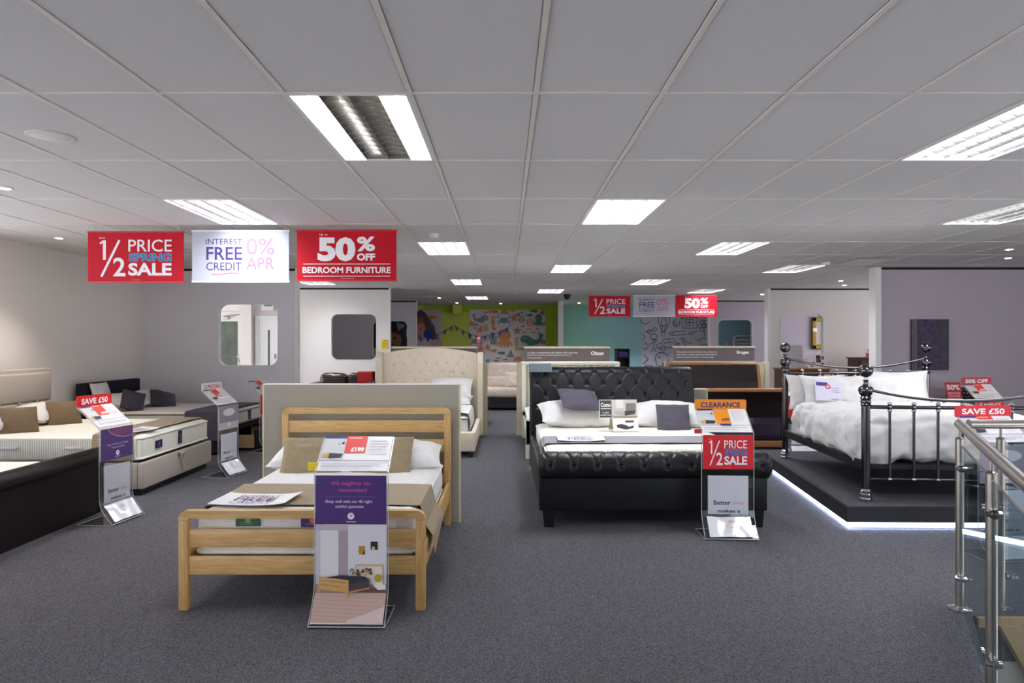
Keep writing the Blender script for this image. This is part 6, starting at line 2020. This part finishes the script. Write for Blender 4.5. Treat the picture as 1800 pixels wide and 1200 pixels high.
def basket():
    c = at(1705, 702, 10.4)
    t = T('wire_basket', 'black woven bowl on the dark dresser', 'bowl', (c.x, 10.45, c.z))
    Rr, h = 0.145, 0.16
    def pr(f):
        return 0.075 + (Rr - 0.075) * f ** 0.7
    for i in range(16):
        a = 2 * PI * i / 16
        MB().tube([(c.x + pr(f) * math.cos(a + 0.6 * f), 10.45 + pr(f) * math.sin(a + 0.6 * f), c.z + 0.004 + h * f) for f in (0, 0.2, 0.4, 0.6, 0.8, 1)], 0.007, n=5).build('weave_strand', M['basket'], t)
        MB().tube([(c.x + pr(f) * math.cos(a - 0.6 * f), 10.45 + pr(f) * math.sin(a - 0.6 * f), c.z + 0.004 + h * f) for f in (0, 0.2, 0.4, 0.6, 0.8, 1)], 0.007, n=5).build('weave_strand', M['basket'], t)
    for f in (0.0, 0.35, 0.7, 1.0):
        MB().tube([(c.x + pr(f) * math.cos(2 * PI * k / 20), 10.45 + pr(f) * math.sin(2 * PI * k / 20), c.z + 0.006 + h * f) for k in range(20)], 0.008, n=5, closed=True).build('hoop', M['basket'], t)
basket()
# white bolster pillow on a low bench behind the metal bed
t = T('low_bench', 'low brown bench behind the metal bed, by the dresser', 'bench', (5.95, 9.55, 0))
MB().rbox(5.4, 6.9, 9.3, 9.8, 0.36, 0.44, 0.02).build('seat', M['wood_dark'], t)
for x in (5.45, 6.8):
    for y in (9.34, 9.72):
        MB().box(x, x + 0.05, y, y + 0.05, 0, 0.36).build('leg', M['wood_dark'], t)
pillow('pillow', 'white bolster pillow on the low bench behind metal bed', 'pillow', M['cotton'], 0.62, 0.36, 0.2, (6.35, 9.55, 0.54), (8, 0, 0), 91)
def gold_mirror():
    a, b = at(1428, 557, 19.3), at(1475, 614, 19.3)
    t = T('gold_mirror', 'ornate gold mirror frame seen through the right opening', 'mirror', ((a.x + b.x) / 2, 19.36, b.z))
    fr = MB()
    for q in ((a.x, a.x + 0.14, b.z, a.z), (b.x - 0.14, b.x, b.z, a.z), (a.x, b.x, b.z, b.z + 0.14), (a.x, b.x, a.z - 0.14, a.z)):
        fr.rbox(q[0], q[1], 19.31, 19.385, q[2], q[3], 0.03)
    fr.build('frame', M['gold'], t)
    MB().box(a.x + 0.12, b.x - 0.12, 19.35, 19.385, b.z + 0.12, a.z - 0.12).build('mirror_glass', mat('mirror', (190, 190, 194), 0.05, metal=1.0, kind='noise', scale=3, amt=0.02), t)
    MB().box(a.x + 0.02, a.x + 0.13, 19.295, 19.305, b.z + 0.5, b.z + 0.6).build('price_tag', M['paper'], t)
gold_mirror()
def bunk():
    y = 20.9
    t = T('white_bunk_frame', 'white tubular bunk bed frame seen through the far right opening', 'bed', (at(1310, 0, y).x, y, 0))
    a, b = at(1290, 590, y), at(1345, 607, y)
    for z in (a.z, a.z - 0.12, a.z - 0.24):
        MB().tube([(a.x, y, z - 0.1), (a.x + 0.03, y, z - 0.02), (a.x + 0.12, y, z), (b.x, y, z)], 0.02, n=8).build('rail', M['white'], t, smooth=True)
    for x in (a.x, b.x):
        MB().tube([(x, y, 0), (x, y, a.z - 0.08)], 0.025, n=8).build('post', M['white'], t, smooth=True)
    MB().rbox(a.x, b.x, y, y + 0.7, a.z - 0.42, a.z - 0.30, 0.03).build('bunk_mattress', M['charcoal'], t)
    MB().tube([(a.x, y + 0.7, 0), (a.x, y + 0.7, a.z - 0.2)], 0.025, n=8).build('post', M['white'], t)
bunk()
def bookcase():
    a, b = at(1084, 613, 17.5), at(1107, 638, 17.5)
    t = T('shelf_unit', 'dark shelf unit with blue boxes behind the header boards', 'shelf', ((a.x + b.x) / 2, 17.7, 0))
    cs = MB()
    cs.box(a.x, a.x + 0.03, 17.5, 17.85, 0, a.z); cs.box(b.x - 0.03, b.x, 17.5, 17.85, 0, a.z)
    cs.box(a.x, b.x, 17.82, 17.85, 0, a.z)
    cs.build('carcass', M['dark_plastic'], t)
    for z in (0.05, 0.4, 0.8, 1.1, a.z - 0.02):
        MB().box(a.x, b.x, 17.5, 17.84, z, z + 0.025).build('shelf_board', M['dark_plastic'], t)
    tag(MB().rbox(a.x + 0.05, b.x - 0.04, 17.52, 17.8, 1.126, 1.26, 0.01).build('storage_box', flat((44, 40, 110))), 'dark blue box on the upper shelf by the teal wall', 'box')
bookcase()
